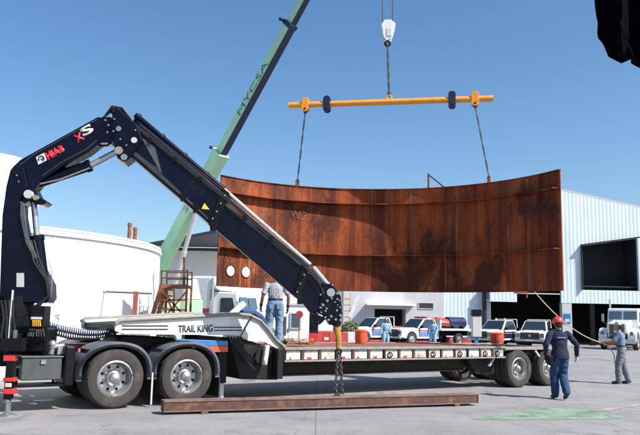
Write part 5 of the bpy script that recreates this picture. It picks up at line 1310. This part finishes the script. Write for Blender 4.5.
# helmeted worker walking away across the yard (feet about 0.1 m under the ankle joints)
JW = dict(pelvis=(0, -.02, .98), neck=(.0, .03, 1.50), head=(-.0, .05, 1.64), face=(.1, 1, -.12), sho_l=(-.2, .02, 1.435), sho_r=(.2, .02, 1.435),
          elb_l=(-.33, -.06, 1.19), wri_l=(-.31, .05, .97), elb_r=(.35, -.10, 1.20), wri_r=(.40, .02, .97), hd_l=(.0, .15, -1), hd_r=(.02, .2, -1), pn_l=(1, 0, 0), pn_r=(-1, 0, 0),
          hip_l=(-.095, 0, .93), kne_l=(-.1, .10, .52), ank_l=(-.09, .08, .1), toe_l=(-.1, .25, .03), hip_r=(.095, 0, .93), kne_r=(.07, .02, .52), ank_r=(.04, -.22, .17), toe_r=(.05, -.10, .03), curl=.55)
p = on_ground(561, 399.3)
wk = person(place(p.x, p.y, 0, R(4)), 'worker in red helmet and navy work clothes walking beside the trailer rear', JW, dict(top=m_navycl, leg=m_bluecl, collar=1, glove=dict(l=m_glove, r=m_gloveW)), .0105, helmet=m_helmet)
wt_ = MB()
for k in range(9): wt_.box(-.09+k*.021, -.09+k*.021+.013, -.141, -.125, 1.335+(k % 3)*.004, 1.362)
wt_.build('back_print', mat('pink_print', (.5, .3, .42), .7), wk)
vb = MB(); vb.loft([(0, -.01, .90), (0, -.01, .97), (0, -.01, 1.04), (0, 0, 1.07)], [(.205, .15), (.2, .15), (.19, .145), (.18, .138)], side=(1, 0, 0), seg=24); vb.build('tool_belt', m_navycl, wk, smooth=True)
vb = MB(); vb.box(-.3, -.19, -.12, .06, .74, .95); vb.build('tool_pouch', m_blackm, wk, bevel=.03)
# man in grey T-shirt and jeans on the deck, seen from behind
JM = dict(pelvis=(0, 0, .95), neck=(0, .02, 1.46), head=(0.0, .05, 1.6), face=(.05, 1, -.25), sho_l=(-.205, 0, 1.39), sho_r=(.205, 0, 1.39), elb_l=(-.30, -.03, 1.12), wri_l=(-.33, .08, .9), elb_r=(.31, -.03, 1.12), wri_r=(.31, .06, .88),
          hd_l=(-.05, .2, -1), hd_r=(0, .2, -1), hip_l=(-.1, 0, .91), kne_l=(-.13, .05, .5), ank_l=(-.14, -.02, .1), toe_l=(-.18, .15, .03), hip_r=(.1, 0, .91), kne_r=(.11, .04, .5), ank_r=(.11, -.03, .1), toe_r=(.14, .14, .03), curl=.7)
p = on_deck(274, 344.6); md = place(p.x, p.y, DZ, R(8)) @ Matrix.Diagonal((.97, .97, .97, 1))
mn = person(md, 'man in grey T-shirt and faded jeans standing on the trailer deck', JM, dict(top=m_tee, leg=m_jeans, sleeve=.5, glove=m_glove, skin=m_skin2, cap=m_navy), .0105)
pr = MB()
for k in range(7): x = -.12+k*.04; h0 = 1.13+.03*math.sin(k*1.7); pr.bar((x, -.139+abs(x)*.12, h0), (x*1.05, -.142+abs(x)*.14, 1.33-.04*math.cos(k)), .014, .004, (0, 1, 0))
pr.build('shirt_print', mat('pale_shirt_print', (.5, .51, .55), .8), mn)
pr = MB()
for s in (-1, 1): pr.box(s*.085-.055, s*.085+.055, -.146, -.136, .83, .95)
pr.build('back_pocket', mat('jeans_pocket', (.13, .21, .325), .85), mn)
# man with the tag line at the right edge
JR = dict(pelvis=(0, -.05, .96), neck=(0, .0, 1.47), head=(0, .03, 1.61), face=(0, 1, .12), sho_l=(-.2, 0, 1.4), sho_r=(.2, 0, 1.4), elb_l=(-.23, .20, 1.17), wri_l=(-.08, .42, 1.16), elb_r=(.26, .1, 1.14), wri_r=(.12, .3, 1.08),
          hd_l=(.1, .8, -.1), hd_r=(-.2, .9, 0), pn_l=(1, 0, -.2), pn_r=(-1, 0, -.2), th_l=(0, 0, 1), th_r=(0, 0, 1), hip_l=(-.1, -.04, .92), kne_l=(-.11, .06, .5), ank_l=(-.12, .06, .1), toe_l=(-.14, .24, .03), hip_r=(.1, -.05, .92), kne_r=(.12, -.1, .5), ank_r=(.13, -.22, .1), toe_r=(.16, -.05, .03), curl=1.1)
p = on_ground(621, 384); mr = place(p.x, p.y, 0, R(72))
rm = person(mr, 'man in blue grey shirt and grey trousers holding the rope at the right edge', JR, dict(top=m_shirt, leg=m_greytr, sleeve=.5, skin=m_skin, cap=m_grey), .0105)
# two workers in light blue far behind
JF = dict(pelvis=(0, 0, .96), neck=(0, .02, 1.48), head=(0, .05, 1.62), sho_l=(-.2, 0, 1.4), sho_r=(.2, 0, 1.4), elb_l=(-.27, .02, 1.13), wri_l=(-.2, .18, .98), elb_r=(.27, -.03, 1.13), wri_r=(.29, .05, .88), hip_l=(-.1, 0, .92), kne_l=(-.12, .06, .5), ank_l=(-.12, .0, .1), toe_l=(-.14, .17, .03), hip_r=(.1, 0, .92), kne_r=(.12, .03, .5), ank_r=(.14, -.1, .1), toe_r=(.16, .07, .03), curl=.5)
for px, yw_, l in ((385.5, 200, 'man in light blue coverall standing between the silver pickup and the flatbed'), (433, 160, 'man in light blue coverall standing by the flatbed cab door')):
    q = on_ground(px, 349); person(place(q.x, q.y, 0, R(yw_)), l, JF, dict(top=m_sky, leg=m_sky, skin=m_skin2), .022, 'men in light blue by the trucks')
# tag line from the plate's lower edge to the man at the right
ra = PP(ang_at(533), PZ0); rb_ = mr @ V((-.0, .46, 1.13)); rc_ = mr @ V((.06, .3, 1.07)); rd = mr @ V((.2, .12, .55))
pts = [ra.lerp(rb_, k/16)+V((0, 0, -.22*4*(k/16)*(1-k/16))) for k in range(17)]+[rc_, rc_.lerp(rd, .5)+V((.05, -.05, 0)), rd]
b = MB(); b.tube(pts, .014, 7)
solo(b, 'tag_line', m_rope, 'pale guide rope running from the rusty plate down to the man at the right', 'rope', tuple(ra), smooth=True)
